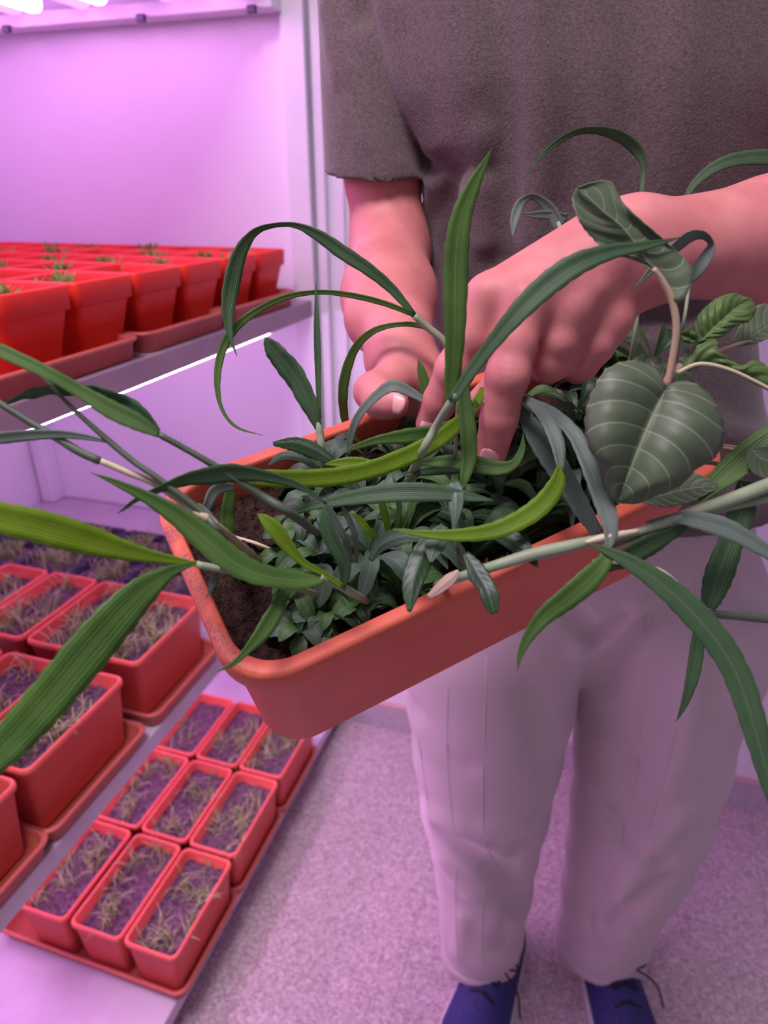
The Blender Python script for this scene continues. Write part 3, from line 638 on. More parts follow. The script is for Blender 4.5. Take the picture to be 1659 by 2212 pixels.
# --- 14: vertical bright leaf between fingers and others
p = plant('hanging yellow-green leaf with dark side between the two pointing fingers', (990, 1060))
ribbon([(1003, 830, 9, .385), (1003, 870, 15, .383), (1010, 930, 18, .38), (1012, 985, 17, .378), (1004, 1030, 11, .376), (1000, 1055, 3, .376)], 12, .3, mat=M['g_mid'], parent=p)
ribbon([(984, 850, 5, .39), (988, 822, 8, .388), (998, 790, 0, .386)], 0, .3, mat=M['g_grey'], parent=p)
stem([(1000, 1068, 4, SZ(1000, 1068)), (985, 980, 4, .42), (990, 860, 4, .392)], M['stem'], p)
p = plant('small arching grass leaf below the holding thumb', (752, 1010))
ribbon([(752, 985, 4, .445), (760, 935, 8, .44), (778, 895, 9, .435), (815, 855, 10, .432), (850, 835, 13, .43), (890, 850, 10, .43), (920, 868, 5, .43)], [0, 30, 10], .3, mat=M['g_grey'], parent=p)
ribbon([(916, 865, 6, .45), (918, 835, 11, .448), (910, 800, 9, .446), (903, 775, 0, .445)], 0, .3, mat=M['g_mid'], parent=p)
stem([(752, 1012, 4, SZ(752, 1012)), (751, 985, 4, .445)], M['stem'], p)
p = plant('dark blade ending in a lime tip pointing right below the middle finger', (900, 1010))
ribbon([(905, 1000, 4, .40), (960, 998, 14, .395), (1020, 1003, 18, .39), (1075, 1012, 16, .387), (1110, 1002, 10, .384), (1128, 970, 7, .384), (1130, 935, 0, .385)], 10, .3, mat=M['g_mid'], parent=p)
ribbon([(870, 1025, 4, .41), (920, 1018, 10, .405), (980, 1012, 12, .40), (1040, 1020, 0, .395)], 0, .3, mat=M['g_dark'], parent=p)

p = plant('small tuft of thin lime blades rising from the middle of the left clump', (845, 1175))
for bl, mt in (([(845, 1180, 4, .385), (838, 1140, 7, .375), (826, 1090, 8, .37), (812, 1050, 0, .367)], 'g_bright'), ([(855, 1170, 4, .385), (880, 1115, 7, .376), (902, 1070, 6, .372), (912, 1035, 0, .37)], 'g_mid'),
    ([(850, 1170, 4, .385), (862, 1110, 6, .376), (858, 1060, 5, .37), (846, 1020, 0, .368)], 'g_mid'), ([(840, 1180, 3, .385), (800, 1150, 7, .372), (775, 1120, 7, .368), (752, 1108, 0, .366)], 'g_bright')):
    ribbon(bl, 10, .3, mat=M[mt], parent=p, n=20)
p = plant('pair of thin grey-green upright blades left of the lime tuft', (760, 1215))
ribbon([(760, 1215, 4, .385), (748, 1170, 7, .372), (722, 1120, 8, .366), (706, 1092, 6, .363), (700, 1075, 0, .362)], 10, .3, mat=M['g_grey'], parent=p, n=20)
ribbon([(770, 1215, 4, .385), (768, 1160, 6, .374), (748, 1110, 6, .368), (735, 1085, 0, .365)], 10, .3, mat=M['g_grey'], parent=p, n=20)

# --- amaranth
def broad_leaf(mid, hwl, hwr, mat, parent, back=.0, cup=.15, serr=.02, roll=0, n=44, nv=21, rip=.02, label=None):
    sp = np.array(mid, float); P = np.array([at(a, b, d) for a, b, d in sp]); z0 = sp[:, 2].mean()
    P = catmull(P, n); u = np.linspace(0, 1, n); L = np.linalg.norm(np.diff(P, axis=0), axis=1).sum()
    wl = np.interp(u, np.linspace(0, 1, len(hwl)), hwl)*z0/FPX; wr_ = np.interp(u, np.linspace(0, 1, len(hwr)), hwr)*z0/FPX
    k = np.array([.25, .5, .25])
    for _ in range(3):
        wl[1:-1] = np.convolve(wl, k, 'valid'); wr_[1:-1] = np.convolve(wr_, k, 'valid')
    t = np.gradient(P, axis=0); t /= np.linalg.norm(t, axis=1)[:, None]; V = []; UV = []; F_ = []
    for i in range(n):
        vd = CAM-P[i]; vd /= np.linalg.norm(vd); s = np.cross(t[i], vd); s /= np.linalg.norm(s); nn = np.cross(s, t[i]); nn *= np.sign(nn@vd)
        a = radians(roll); s2 = s*cos(a)+nn*sin(a); n2 = nn*cos(a)-s*sin(a)
        for j in range(nv):
            q = -1+2*j/(nv-1); w = wl[i] if q < 0 else wr_[i]
            w = w*(1+serr*sin(i*2.3)*(abs(q) > .9)+.01*sin(i*.8)*abs(q))
            ph = (u[i]*8-1.7*abs(q)**1.5)*2*pi
            V.append(P[i]+s2*q*w-t[i]*back*L*(1-u[i])**2*abs(q)**1.6+n2*(cup*w*(abs(q)-.6*abs(q)**2)*-1+cup*.5*w+rip*w*cos(ph)*min(1, abs(q)*2)+.05*w*sin(i*.35)*q*q)); UV.append((j/(nv-1), u[i]))
    for i in range(n-1):
        for j in range(nv-1): F_.append((i*nv+j, i*nv+j+1, (i+1)*nv+j+1, (i+1)*nv+j))
    o = mesh_obj('leaf', V, F_, mat, None, True, UV); m_ = o.modifiers.new('t', 'SOLIDIFY'); m_.thickness = .0004; m_.offset = 0
    if label: o['label'] = label
    return wp(o, parent)
def outline_leaf(mid, left, right, mat, parent, cup=.1, bulge=.004, rip=.0005, n=46, nv=25, serr=.016, label=None):
    """leaf from its midrib and two edges; edges keep near the midrib's depth and curl by cup"""
    sp = np.array(mid, float); M3 = catmull(np.array([at(a, b, d) for a, b, d in sp]), n); u = np.linspace(0, 1, n)
    def edge(e):
        e = catmull(np.array(e, float), 200); L = np.r_[0, np.cumsum(np.linalg.norm(np.diff(e, axis=0), axis=1))]; L /= L[-1]
        return np.column_stack([np.interp(u, L, e[:, 0]), np.interp(u, L, e[:, 1])])
    el_, er_ = edge(left), edge(right); zs = np.array([depth(p_) for p_ in M3]); V = []; UV = []; F_ = []
    for i in range(n):
        vd = CAM-M3[i]; vd /= np.linalg.norm(vd)
        A = at(*el_[i], zs[i]); B = at(*er_[i], zs[i])
        for j in range(nv):
            q = -1+2*j/(nv-1); E = A if q < 0 else B; aq = abs(q); w = np.linalg.norm(E-M3[i])
            k = aq*(1+(serr*sin(i*2.2) if aq > .97 and 0 < i < n-1 else 0))
            p_ = M3[i]+(E-M3[i])*k
            ph = (u[i]*8-1.7*aq**1.5)*2*pi
            p_ = p_+vd*(-cup*w*aq*aq*(1 if q > 0 else .6)+bulge*sin(pi*aq*.9)*sin(pi*u[i])+rip*cos(ph)*min(1, aq*2.5)*sin(pi*min(1, u[i]+.1))+.0015*sin(i*.35+q*4)*aq)
            V.append(p_); UV.append((j/(nv-1), u[i]))
    for i in range(n-1):
        for j in range(nv-1): F_.append((i*nv+j, i*nv+j+1, (i+1)*nv+j+1, (i+1)*nv+j))
    o = mesh_obj('leaf', V, F_, mat, None, True, UV); m_ = o.modifiers.new('t', 'SOLIDIFY'); m_.thickness = .0004; m_.offset = 0
    if label: o['label'] = label
    return wp(o, parent)
am = plant('broad-leaved weed with a big heart-shaped leaf at the right end of the planter', (1400, 1010), 'amaranth_plant', 'plant')
stem([(1400, 1010, 8, SZ(1400, 1010)), (1425, 930, 8, .385), (1438, 845, 9, .365), (1447, 812, 9, .362), (1470, 790, 9, .362)], M['stem_pink'], am)
stem([(1440, 838, 7, .362), (1452, 780, 8, .358), (1461, 710, 8, .352), (1452, 650, 8, .348), (1430, 605, 7, .345), (1412, 580, 5, .343)], M['stem_pink'], am, 'leaf_stalk')
outline_leaf([(1440, 836, .345), (1418, 880, .343), (1387, 950, .341), (1356, 1030, .342), (1334, 1087, .346)],
  [(1440, 836), (1415, 798), (1365, 780), (1312, 798), (1280, 848), (1264, 905), (1272, 965), (1297, 1005), (1308, 1050), (1320, 1078), (1334, 1087)],
  [(1440, 836), (1462, 824), (1500, 828), (1535, 858), (1560, 905), (1566, 945), (1548, 985), (1505, 1012), (1470, 1048), (1420, 1070), (1375, 1088), (1350, 1088), (1334, 1087)], M['amaranth'], am, cup=.05, label='large heart-shaped leaf facing the viewer', bulge=.012)
outline_leaf([(1412, 585, .345), (1395, 558, .344), (1373, 525, .343), (1344, 489, .341), (1307, 459, .340), (1248, 405, .339)],
  [(1412, 585), (1385, 568), (1350, 556), (1310, 550), (1286, 522), (1258, 490), (1242, 455), (1236, 425), (1248, 405)],
  [(1412, 585), (1438, 625), (1460, 652), (1482, 640), (1497, 605), (1488, 568), (1440, 522), (1385, 475), (1345, 435), (1320, 392), (1285, 392), (1248, 405)], M['amaranth'], am, cup=.06, bulge=-.004)
outline_leaf([(1509, 738, .36), (1535, 715, .362), (1562, 690, .365), (1590, 665, .368), (1620, 645, .372)],
  [(1509, 738), (1498, 715), (1503, 690), (1520, 668), (1548, 645), (1582, 634), (1605, 640), (1620, 645)],
  [(1509, 738), (1535, 736), (1565, 724), (1592, 704), (1618, 694), (1632, 672), (1630, 655), (1620, 645)], M['amaranth_young'], am, cup=.1, rip=.0011)
outline_leaf([(1509, 736, .36), (1492, 730, .359), (1467, 720, .358)],
  [(1509, 736), (1495, 742), (1478, 738), (1467, 720)], [(1509, 736), (1500, 715), (1485, 708), (1467, 720)], M['amaranth_young'], am)
outline_leaf([(1475, 803, .362), (1520, 786, .360), (1580, 799, .356), (1640, 828, .353), (1700, 865, .351)],
  [(1475, 803), (1492, 772), (1500, 745), (1520, 738), (1546, 738), (1552, 758), (1572, 772), (1602, 790), (1630, 778), (1665, 800), (1700, 865)],
  [(1475, 803), (1520, 790), (1580, 805), (1640, 834), (1700, 865)], M['amaranth_young'], am, cup=.2, rip=.0011)
broad_leaf([(1470, 800, .362), (1490, 785, .361), (1520, 760, .36), (1545, 735, .36)], [6, 18, 20, 8], [6, 16, 22, 8], M['amaranth_young'], am, serr=.04, cup=.4)
stem([(1462, 806, 5, .36), (1512, 786, 4.5, .355), (1575, 798, 4, .352), (1640, 828, 3.5, .35), (1700, 860, 3, .348)], M['stem_pale'], am, 'leaf_stalk')
broad_leaf([(1585, 745, .385), (1625, 725, .385), (1665, 700, .385), (1710, 680, .385)], [10, 40, 50, 20], [6, 20, 26, 10], M['amaranth'], am, serr=.03)
stem([(1490, 800, 4, .37), (1540, 765, 4, .38), (1600, 742, 4, .385), (1660, 728, 4, .386)], M['stem_pink'], am, 'leaf_stalk')
broad_leaf([(1622, 970, .375), (1645, 990, .374), (1680, 1000, .373), (1720, 1005, .372)], [10, 36, 42, 20], [10, 36, 42, 20], M['amaranth'], am, serr=.03)
broad_leaf([(1440, 838, .375), (1425, 815, .376), (1412, 790, .377), (1425, 770, .378)], [6, 18, 22, 6], [6, 18, 20, 6], M['amaranth'], am)
broad_leaf([(1380, 1080, .40), (1430, 1070, .395), (1490, 1055, .39), (1550, 1050, .385)], [6, 35, 42, 6], [6, 28, 32, 6], M['amaranth'], am, serr=.02)

# --- rosette weeds: each a plant of its own, leaves copied from a few shapes
def weed_leaf(kind, seed):
    r = np.random.default_rng(seed); n = 16; nv = 7; V = []; UV = []; F_ = []
    n = 24; rise = r.uniform(.35, .6); droop = r.uniform(.6, 1.05)
    pet, wmax, tm = {'spat': (.26, r.uniform(.125, .155), .70), 'oval': (.20, r.uniform(.21, .26), .62), 'lance': (.30, r.uniform(.088, .112), .58)}[kind]
    def prof_(t):
        q = min(max((t-.02)/(tm-.02), 0), 1); q = q*q*(3-2*q); w = wmax*(pet+(1-pet)*q)
        if t > tm: w *= max(0, 1-((t-tm)/(1-tm))**(2.6 if kind != 'lance' else 1.8))**(.62 if kind != 'lance' else .9)
        return max(w, .002)
    ph = r.uniform(0, 6); bend = r.uniform(-.12, .12)
    for i in range(n):
        t = 1-(1-i/(n-1))**1.5; x = t*(1-.25*t*t); z = rise*t-droop*t*t*t; w = prof_(t)
        for k in range(nv):
            q = -1+2*k/(nv-1); ww = w*(1+(.04*sin(t*34+ph) if abs(q) > .9 else 0))
            V.append((x, q*ww+bend*t*t, z+(abs(q)**1.3)*.30*w+.05*w*sin(t*9+ph+q*3))); UV.append((k/(nv-1), t))
    for i in range(n-1):
        for k in range(nv-1): F_.append((i*nv+k, i*nv+k+1, (i+1)*nv+k+1, (i+1)*nv+k))
    me = bpy.data.meshes.new('leaf'); me.from_pydata(V, [], F_); me.polygons.foreach_set('use_smooth', [True]*len(F_))
    uv = me.uv_layers.new(name='UVMap'); li = np.zeros(len(me.loops), dtype=np.int32); me.loops.foreach_get('vertex_index', li); uv.data.foreach_set('uv', np.array(UV, np.float32)[li].ravel())
    me.materials.append(M['w_dark']); return me
LM = {k: [weed_leaf(k, s) for s in range(4)] for k in ('spat', 'oval', 'lance')}
LMM = {}
for k, ms in LM.items():
    for mk in ('w_dark', 'w_mid', 'w_grey'):
        L_ = []
        for m_ in ms:
            c = m_.copy(); c.materials.clear(); c.materials.append(M[mk]); L_.append(c)
        LMM[k, mk] = L_
rr = random.Random(11)
def rosette(px_, py_, n, Ls, kind, label, mats=('w_dark', 'w_mid', 'w_grey'), wts=(5, 3, 2), emin=2, emax=54, hz=0.0, name='rosette_weed'):
    b = onplane_local(px_, py_, SOILZ)
    t = thing(name, label, 'plant', b, 'low leafy weeds in the planter')
    a = rr.uniform(0, 6); n = int(n*(1.0 if kind == 'oval' else .85)); Ls = (Ls[0]*1.12, Ls[1]*1.15)
    for k in range(n):
        f_ = k/max(n-1, 1); el = radians(emin+(emax-emin)*f_+rr.uniform(-8, 8)); a += 2.4+rr.uniform(-.25, .25)
        L = rr.uniform(*Ls)*(1-.3*f_)
        for _ in range(12):
            dx, dy = cos(a)*cos(el*.75)*L*.8, sin(a)*cos(el*.75)*L*.8; lx, ly = (np.asarray(b)-T)@ax+dx, (np.asarray(b)-T)@ay+dy
            if .014 < lx < PLEN-.014 and .018 < ly < PWID-.012 or L*sin(el*.75) > .034: break
            a += .55
        me = rr.choice(LMM[kind, rr.choices(mats, wts)[0]])
        o = bpy.data.objects.new('leaf', me); COL.objects.link(o); o.parent = t
        R3 = Matrix((tuple(ax), tuple(ay), tuple(az))).transposed()
        q = R3 @ Matrix.Rotation(a, 3, 'Z') @ Matrix.Rotation(-el*.75, 3, 'Y') @ Matrix.Rotation(rr.uniform(-.35, .35), 3, 'X')
        o.matrix_local = Matrix.Translation(Vector(az)*(hz*f_+.001)) @ q.to_4x4() @ Matrix.Scale(L, 4)
    return t
ros = [
 (652, 1375, 10, (.022, .030), 'oval', 'lowest small round-leaved weed near the front left corner of the soil'),
 (705, 1335, 14, (.026, .038), 'oval', 'round-leaved weed just behind the front rim at left'),
 (775, 1325, 12, (.022, .034), 'oval', 'round-leaved weed touching the front rim left of the dry leaf'),
 (640, 1290, 9, (.024, .036), 'spat', 'leafy weed on the bare soil beside the left end'),
 (700, 1245, 16, (.036, .052), 'spat', 'spoon-leaved weed under the broad grass leaf at left'),
 (650, 1190, 11, (.030, .042), 'spat', 'grey spoon-leaved weed facing the bare soil at left'),
 (690, 1160, 16, (.036, .050), 'spat', 'spoon-leaved weed behind the bright lime grass leaf'),
 (800, 1235, 20, (.040, .058), 'spat', 'dense spoon-leaved weed in the middle of the left clump'),
 (875, 1195, 18, (.042, .062), 'spat', 'spoon-leaved weed under the left end of the lime arc'),
 (860, 1290, 14, (.030, .044), 'oval', 'small weed by the front rim beside the long hanging leaf'),
 (790, 1120, 18, (.042, .060), 'lance', 'narrow-leaved weed in the centre of the left clump'),
 (715, 1060, 14, (.036, .052), 'spat', 'weed against the back wall below the upright sprig'),
 (790, 1010, 14, (.040, .056), 'spat', 'weed with large curled leaves below the holding thumb'),
 (880, 1075, 18, (.042, .062), 'lance', 'narrow-leaved weed at the foot of the tall bright blade'),
 (965, 1150, 18, (.044, .066), 'spat', 'weed under the lime arc, left of the big heart-shaped leaf'),
 (960, 1010, 14, (.040, .056), 'lance', 'dark weed between the two fingertips'),
 (1020, 1210, 16, (.036, .056), 'spat', 'weed by the front rim above the leaf hanging over it'),
 (1060, 1080, 18, (.044, .068), 'lance', 'dark narrow-leaved weed below the middle fingertip'),
 (1130, 1170, 16, (.040, .056), 'lance', 'dark weed at the front rim below the lime arc'),
 (1150, 1010, 18, (.046, .070), 'lance', 'dark weed behind the grey arching leaves'),
 (1110, 920, 12, (.038, .056), 'lance', 'dark weed right of the middle finger'),
 (1230, 1060, 18, (.044, .068), 'lance', 'dark weed between the grey leaves and the heart-shaped leaf'),
 (1240, 930, 16, (.044, .066), 'lance', 'dark weed under the curled fingers'),
 (1300, 1010, 16, (.046, .066), 'lance', 'dark weed hidden behind the left half of the heart-shaped leaf'),
 (1330, 860, 16, (.044, .066), 'lance', 'dark weed right of the little finger'),
 (1380, 950, 16, (.046, .070), 'lance', 'dark weed behind the heart-shaped leaf'),
 (1440, 960, 16, (.044, .066), 'spat', 'dark weed at the far right corner of the planter'),
 (1395, 820, 16, (.050, .074), 'lance', 'tall dark weed at the back beside the pink leaf stalk'),
 (1470, 1010, 14, (.040, .060), 'spat', 'dark weed spilling over the right end'),
 (930, 920, 10, (.034, .050), 'spat', 'small weed beside the index fingertip at the back wall'),
]
for (x_, y_, n_, Ls, kd, lb) in ros:
    w = (3, 5, 4) if x_ < 900 else (9, 2, 1)  # dark leaves favoured at right: shade of hand and big leaf in colour
    rosette(x_, y_, n_, Ls, kd, lb, wts=w, hz=.018 if kd != 'oval' else .004)
# hand placed weed leaves: hanging ones and grey ones near the middle
p = plant('weed with toothed dark leaves, two of them hanging over the front rim', (985, 1190), 'toothed_weed', 'plant')
for mid, a, b, mt in [
  ([(1005, 1195, .352), (1030, 1235, .345), (1052, 1275, .338), (1068, 1325, .334)], [7, 17, 22, 20, 22, 8], [7, 15, 24, 16, 20, 8], 'w_dark'),
  ([(945, 1130, .37), (915, 1195, .36), (893, 1255, .352), (884, 1322, .346)], [8, 18, 26, 25, 18, 4], [8, 20, 28, 26, 20, 4], 'w_dark'),
  ([(975, 1045, .365), (984, 1070, .36), (984, 1105, .357), (980, 1145, .356)], [16, 20, 17, 10, 3], [16, 20, 17, 10, 3], 'w_grey'),
  ([(965, 1140, .36), (945, 1165, .357), (935, 1190, .355), (930, 1215, .353)], [14, 22, 24, 16, 3], [14, 22, 22, 14, 3], 'w_grey'),
  ([(1045, 1148, .37), (1090, 1158, .362), (1130, 1185, .355), (1162, 1225, .35)], [6, 18, 22, 16, 3], [6, 18, 22, 16, 3], 'w_dark'),
  ([(800, 1210, .38), (825, 1175, .375), (870, 1158, .37), (915, 1165, .368)], [6, 14, 20, 16, 4], [6, 14, 20, 16, 4], 'w_grey'),
  ([(725, 1000, .42), (690, 975, .42), (640, 955, .42), (590, 958, .42)], [8, 18, 24, 20, 5], [6, 10, 14, 10, 4], 'w_dark'),
  ([(690, 1015, .43), (650, 990, .43), (610, 985, .43), (580, 1005, .43)], [4, 8, 10, 8, 2], [4, 8, 10, 8, 2], 'w_grey')]:
    broad_leaf(mid, a, b, M[mt], p, cup=.4, serr=.05, n=30, nv=9, rip=.0)
stem([(985, 1190, 4, SZ(985, 1190)), (990, 1150, 4, .37), (985, 1120, 4, .365)], M['stem'], p)
for a, b in (((1000, 1170), (1005, 1195)), ((960, 1170), (945, 1130)), ((980, 1160), (1045, 1148)), ((950, 1180), (800, 1210))):
    pass
p = plant('dry curled tan leaf lying on the front rim', (940, 1280), 'dry_leaf', 'leaf')
broad_leaf([(925, 1290, .352), (950, 1270, .35), (975, 1250, .348), (990, 1232, .347)], [5, 12, 15, 3], [5, 12, 12, 3], simple('dry_leaf', (.42, .30, .22), (.55, .40, .33), 80, .7), p, cup=.5, serr=.02, n=20, nv=9)
twig = wp(MB().tube([at(500, 1158, SZ(500, 1158)-.006), at(548, 1172, SZ(548, 1172)-.008), at(590, 1188, SZ(590, 1188)-.006)], [.0012, .0013, .0012], 8).build('dry_twig', M['stem_pale'], None, True), thing('dry_twig', 'pale straw-coloured twig lying on the soil near the left end', 'twig', onplane_local(545, 1172, SOILZ)))

# ------------------------------------------------------------------ person: signed distance shapes turned into one surface
def seg(P, a, b, ra, rb):
    ab = b-a; L2 = ab@ab; t = np.clip(((P-a)@ab)/L2, 0, 1)
    return np.linalg.norm(P-a-t[:, None]*ab, axis=1)-(ra+(rb-ra)*t)
def smin(a, b, k):
    h = np.maximum(k-np.abs(a-b), 0)/k; return np.minimum(a, b)-h*h*k*.25
def surfnet(fn, lo, hi, h, B=12):
    lo = np.asarray(lo, float); n = np.ceil((np.asarray(hi)-lo)/h/B).astype(int)*B+1
    G = np.full(n, 1.0, np.float32); nb = (n-1)//B
    bc = np.stack(np.meshgrid(*[np.arange(k) for k in nb], indexing='ij'), -1).reshape(-1, 3)
    cen = lo+(bc*B+B/2)*h; d = fn(cen); keep = np.abs(d) < B*h*1.25
    for c in bc[(~keep) & (d < 0)]:
        x, y, z = c*B; G[x:x+B+1, y:y+B+1, z:z+B+1] = -1
    loc = np.stack(np.meshgrid(*[np.arange(B+1)]*3, indexing='ij'), -1).reshape(-1, 3)
    for c in bc[keep]:
        x, y, z = c*B; G[x:x+B+1, y:y+B+1, z:z+B+1] = fn(lo+(loc+c*B)*h).reshape(B+1, B+1, B+1)
    ins = G < 0
    m = np.zeros(np.array(n)-1, np.int8)
    for dx in (0, 1):
        for dy in (0, 1):
            for dz in (0, 1): m += ins[dx:n[0]-1+dx, dy:n[1]-1+dy, dz:n[2]-1+dz]
    cells = np.argwhere((m > 0) & (m < 8)); idx = -np.ones(np.array(n)-1, np.int64); idx[tuple(cells.T)] = np.arange(len(cells))
    acc = np.zeros((len(cells), 3)); cnt = np.zeros(len(cells)); cs = [(a, b, c) for a in (0, 1) for b in (0, 1) for c in (0, 1)]
    for p0 in cs:
        for k in range(3):
            if p0[k]: continue
            p1 = list(p0); p1[k] = 1
            a = G[tuple((cells+p0).T)]; b = G[tuple((cells+p1).T)]; s = (a < 0) != (b < 0)
            t = np.where(s, a/np.where(s, a-b, 1), 0); q = np.tile(np.array(p0, float), (len(cells), 1)); q[:, k] += t
            acc[s] += q[s]; cnt[s] += 1
    V = lo+(cells+acc/cnt[:, None])*h; Fs = []
    for k in range(3):
        u, w = (k+1) % 3, (k+2) % 3; sl0 = [slice(None)]*3; sl1 = [slice(None)]*3; sl0[k] = slice(0, -1); sl1[k] = slice(1, None)
        A = ins[tuple(sl0)]; Bb = ins[tuple(sl1)]; e = np.argwhere(A != Bb); e = e[(e[:, u] > 0) & (e[:, w] > 0) & (e[:, u] < n[u]-1) & (e[:, w] < n[w]-1)]
        sg = A[tuple(e.T)]; du = np.zeros(3, int); du[u] = 1; dw = np.zeros(3, int); dw[w] = 1
        q = np.stack([idx[tuple((e-du-dw).T)], idx[tuple((e-dw).T)], idx[tuple(e.T)], idx[tuple((e-du).T)]], 1)
        q[~sg] = q[~sg][:, ::-1]; Fs.append(q)
    Fs = np.vstack(Fs); Fs = Fs[(Fs >= 0).all(1)]
    return V, Fs
def np_mesh(name, parts, m):
    V = []; Fc = []; o = 0
    for v, f in parts: V.append(v); Fc.append(f+o); o += len(v)
    V = np.vstack(V); Fc = np.vstack(Fc); me = bpy.data.meshes.new(name)
    me.vertices.add(len(V)); me.vertices.foreach_set('co', V.astype(np.float32).ravel())
    me.loops.add(Fc.size); me.loops.foreach_set('vertex_index', Fc.astype(np.int32).ravel())
    me.polygons.add(len(Fc)); me.polygons.foreach_set('loop_start', np.arange(0, Fc.size, 4, dtype=np.int32))
    me.polygons.foreach_set('loop_total', np.full(len(Fc), 4, np.int32))
    me.update(calc_edges=True); me.validate(); me.polygons.foreach_set('use_smooth', [True]*len(me.polygons)); me.materials.append(m)
    ob = bpy.data.objects.new(name, me); COL.objects.link(ob); return ob
def bbox(pts, pad):
    P = np.array(pts); return P.min(0)-pad, P.max(0)+pad
person = thing('person', 'standing person in taupe T-shirt and pale beige trousers, holding and weeding the planter', 'person', tuple(RT*.27+FH*.76))
# digging hand (viewer's right)
def A3(t): return at(*t)
mcp = [A3(q) for q in ((1056, 643, .405), (1132, 655, .396), (1231, 672, .402), (1318, 690, .412))]
bas = [A3(q) for q in ((1300, 500, .408), (1330, 530, .402), (1350, 560, .405), (1356, 592, .414))]
fingers = [
 [(1056, 643, .405, .0135), (1018, 735, .410, .0125), (982, 800, .418, .0118), (950, 868, .432, .0108), (928, 915, .444, .0092)],
 [(1132, 655, .396, .0140), (1112, 740, .394, .0128), (1096, 812, .396, .0124), (1078, 905, .408, .0112), (1061, 975, .420, .0100)],
 [(1231, 672, .402, .0138), (1208, 735, .406, .0128), (1190, 782, .414, .0118), (1182, 792, .440, .0108), (1180, 770, .455, .0095)],
 [(1318, 690, .412, .0128), (1285, 745, .414, .0118), (1255, 786, .420, .0104), (1247, 796, .442, .0094), (1240, 775, .455, .0085)]]
thumb = [(1330, 560, .425, .016), (1200, 690, .448, .0145), (1110, 800, .458, .0125), (1040, 870, .465, .0105)]
wrA, wrB = A3((1380, 512, .412)), A3((1395, 575, .414))
fa1, el, sh = A3((1659, 522, .452)), A3((1917, 462, .50)), A3((1778, -79, .62))
def hand_fn(P):
    pal = None
    for a, b, r1, r2 in zip(bas, mcp, (.0155, .0155, .015, .0145), (.0135, .014, .0138, .013)):
        d = seg(P, a, b, r1, r2); pal = d if pal is None else smin(pal, d, .012)
    pal = smin(pal, seg(P, bas[1], (mcp[1]+mcp[2])/2+FW*.006, .016, .012), .012)
    for a, b in ((wrA, wrB), ):
        pal = smin(pal, seg(P, a, b, .0185, .0185), .016)
    for w_ in (wrA, wrB):
        pal = smin(pal, seg(P, w_, fa1, .0175, .030), .02)
        pal = smin(pal, seg(P, w_, bas[1] if w_ is wrA else bas[3], .0175, .0155), .014)
    # tendons and knuckles
    for i in (0, 1, 2):
        pal = smin(pal, seg(P, bas[i]*.35+mcp[i]*.65-FW*.0105, mcp[i]-FW*.0080, .0030, .0045), .008)
    for i, fg in enumerate(fingers):
        pts = [A3(q[:3]) for q in fg]; d = None
        for k in range(len(pts)-1):
            e = seg(P, pts[k], pts[k+1], fg[k][3], fg[k+1][3]); d = e if d is None else smin(d, e, .003)
        if i < 2:                                       # knuckle bulge and its creases, nail bed
            kn = pts[2]-FW*.0035; d = smin(d, np.linalg.norm(P-kn, axis=1)-.0098, .006)
            ds = pts[3]-pts[2]; ds /= np.linalg.norm(ds)
            sd = np.cross(ds, FW); sd /= np.linalg.norm(sd)
            for off in (-.0036, 0, .0036):
                c = pts[2]+ds*off-FW*.0134; d = d+.00045*np.exp(-(seg(P, c-sd*.006, c+sd*.006, 0, 0)/.0011)**2)
            c = pts[3]-FW*.0112; d = d+.0005*np.exp(-(seg(P, c-sd*.007, c+sd*.007, 0, 0)/.0011)**2)
        pal = smin(pal, d, .0055)
    pts = [A3(q[:3]) for q in thumb]
    for k in range(3): pal = smin(pal, seg(P, pts[k], pts[k+1], thumb[k][3], thumb[k+1][3]), .006)
    return pal
def arm_fn(P):
    d = seg(P, fa1, el, .0365, .041); d = smin(d, seg(P, el, sh, .041, .047), .02)
    d = smin(d, seg(P, wrA, fa1, .0175, .033), .02); d = smin(d, seg(P, wrB, fa1, .0175, .033), .02)
    return d
def L_fn(P): return smin(hand_fn(P), arm_fn(P), .008)
lo, hi = bbox([sh, el, fa1, wrA]+mcp+[A3(f[-1][:3]) for f in fingers], .055)
partsB = [surfnet(L_fn, lo, hi, .0017)]
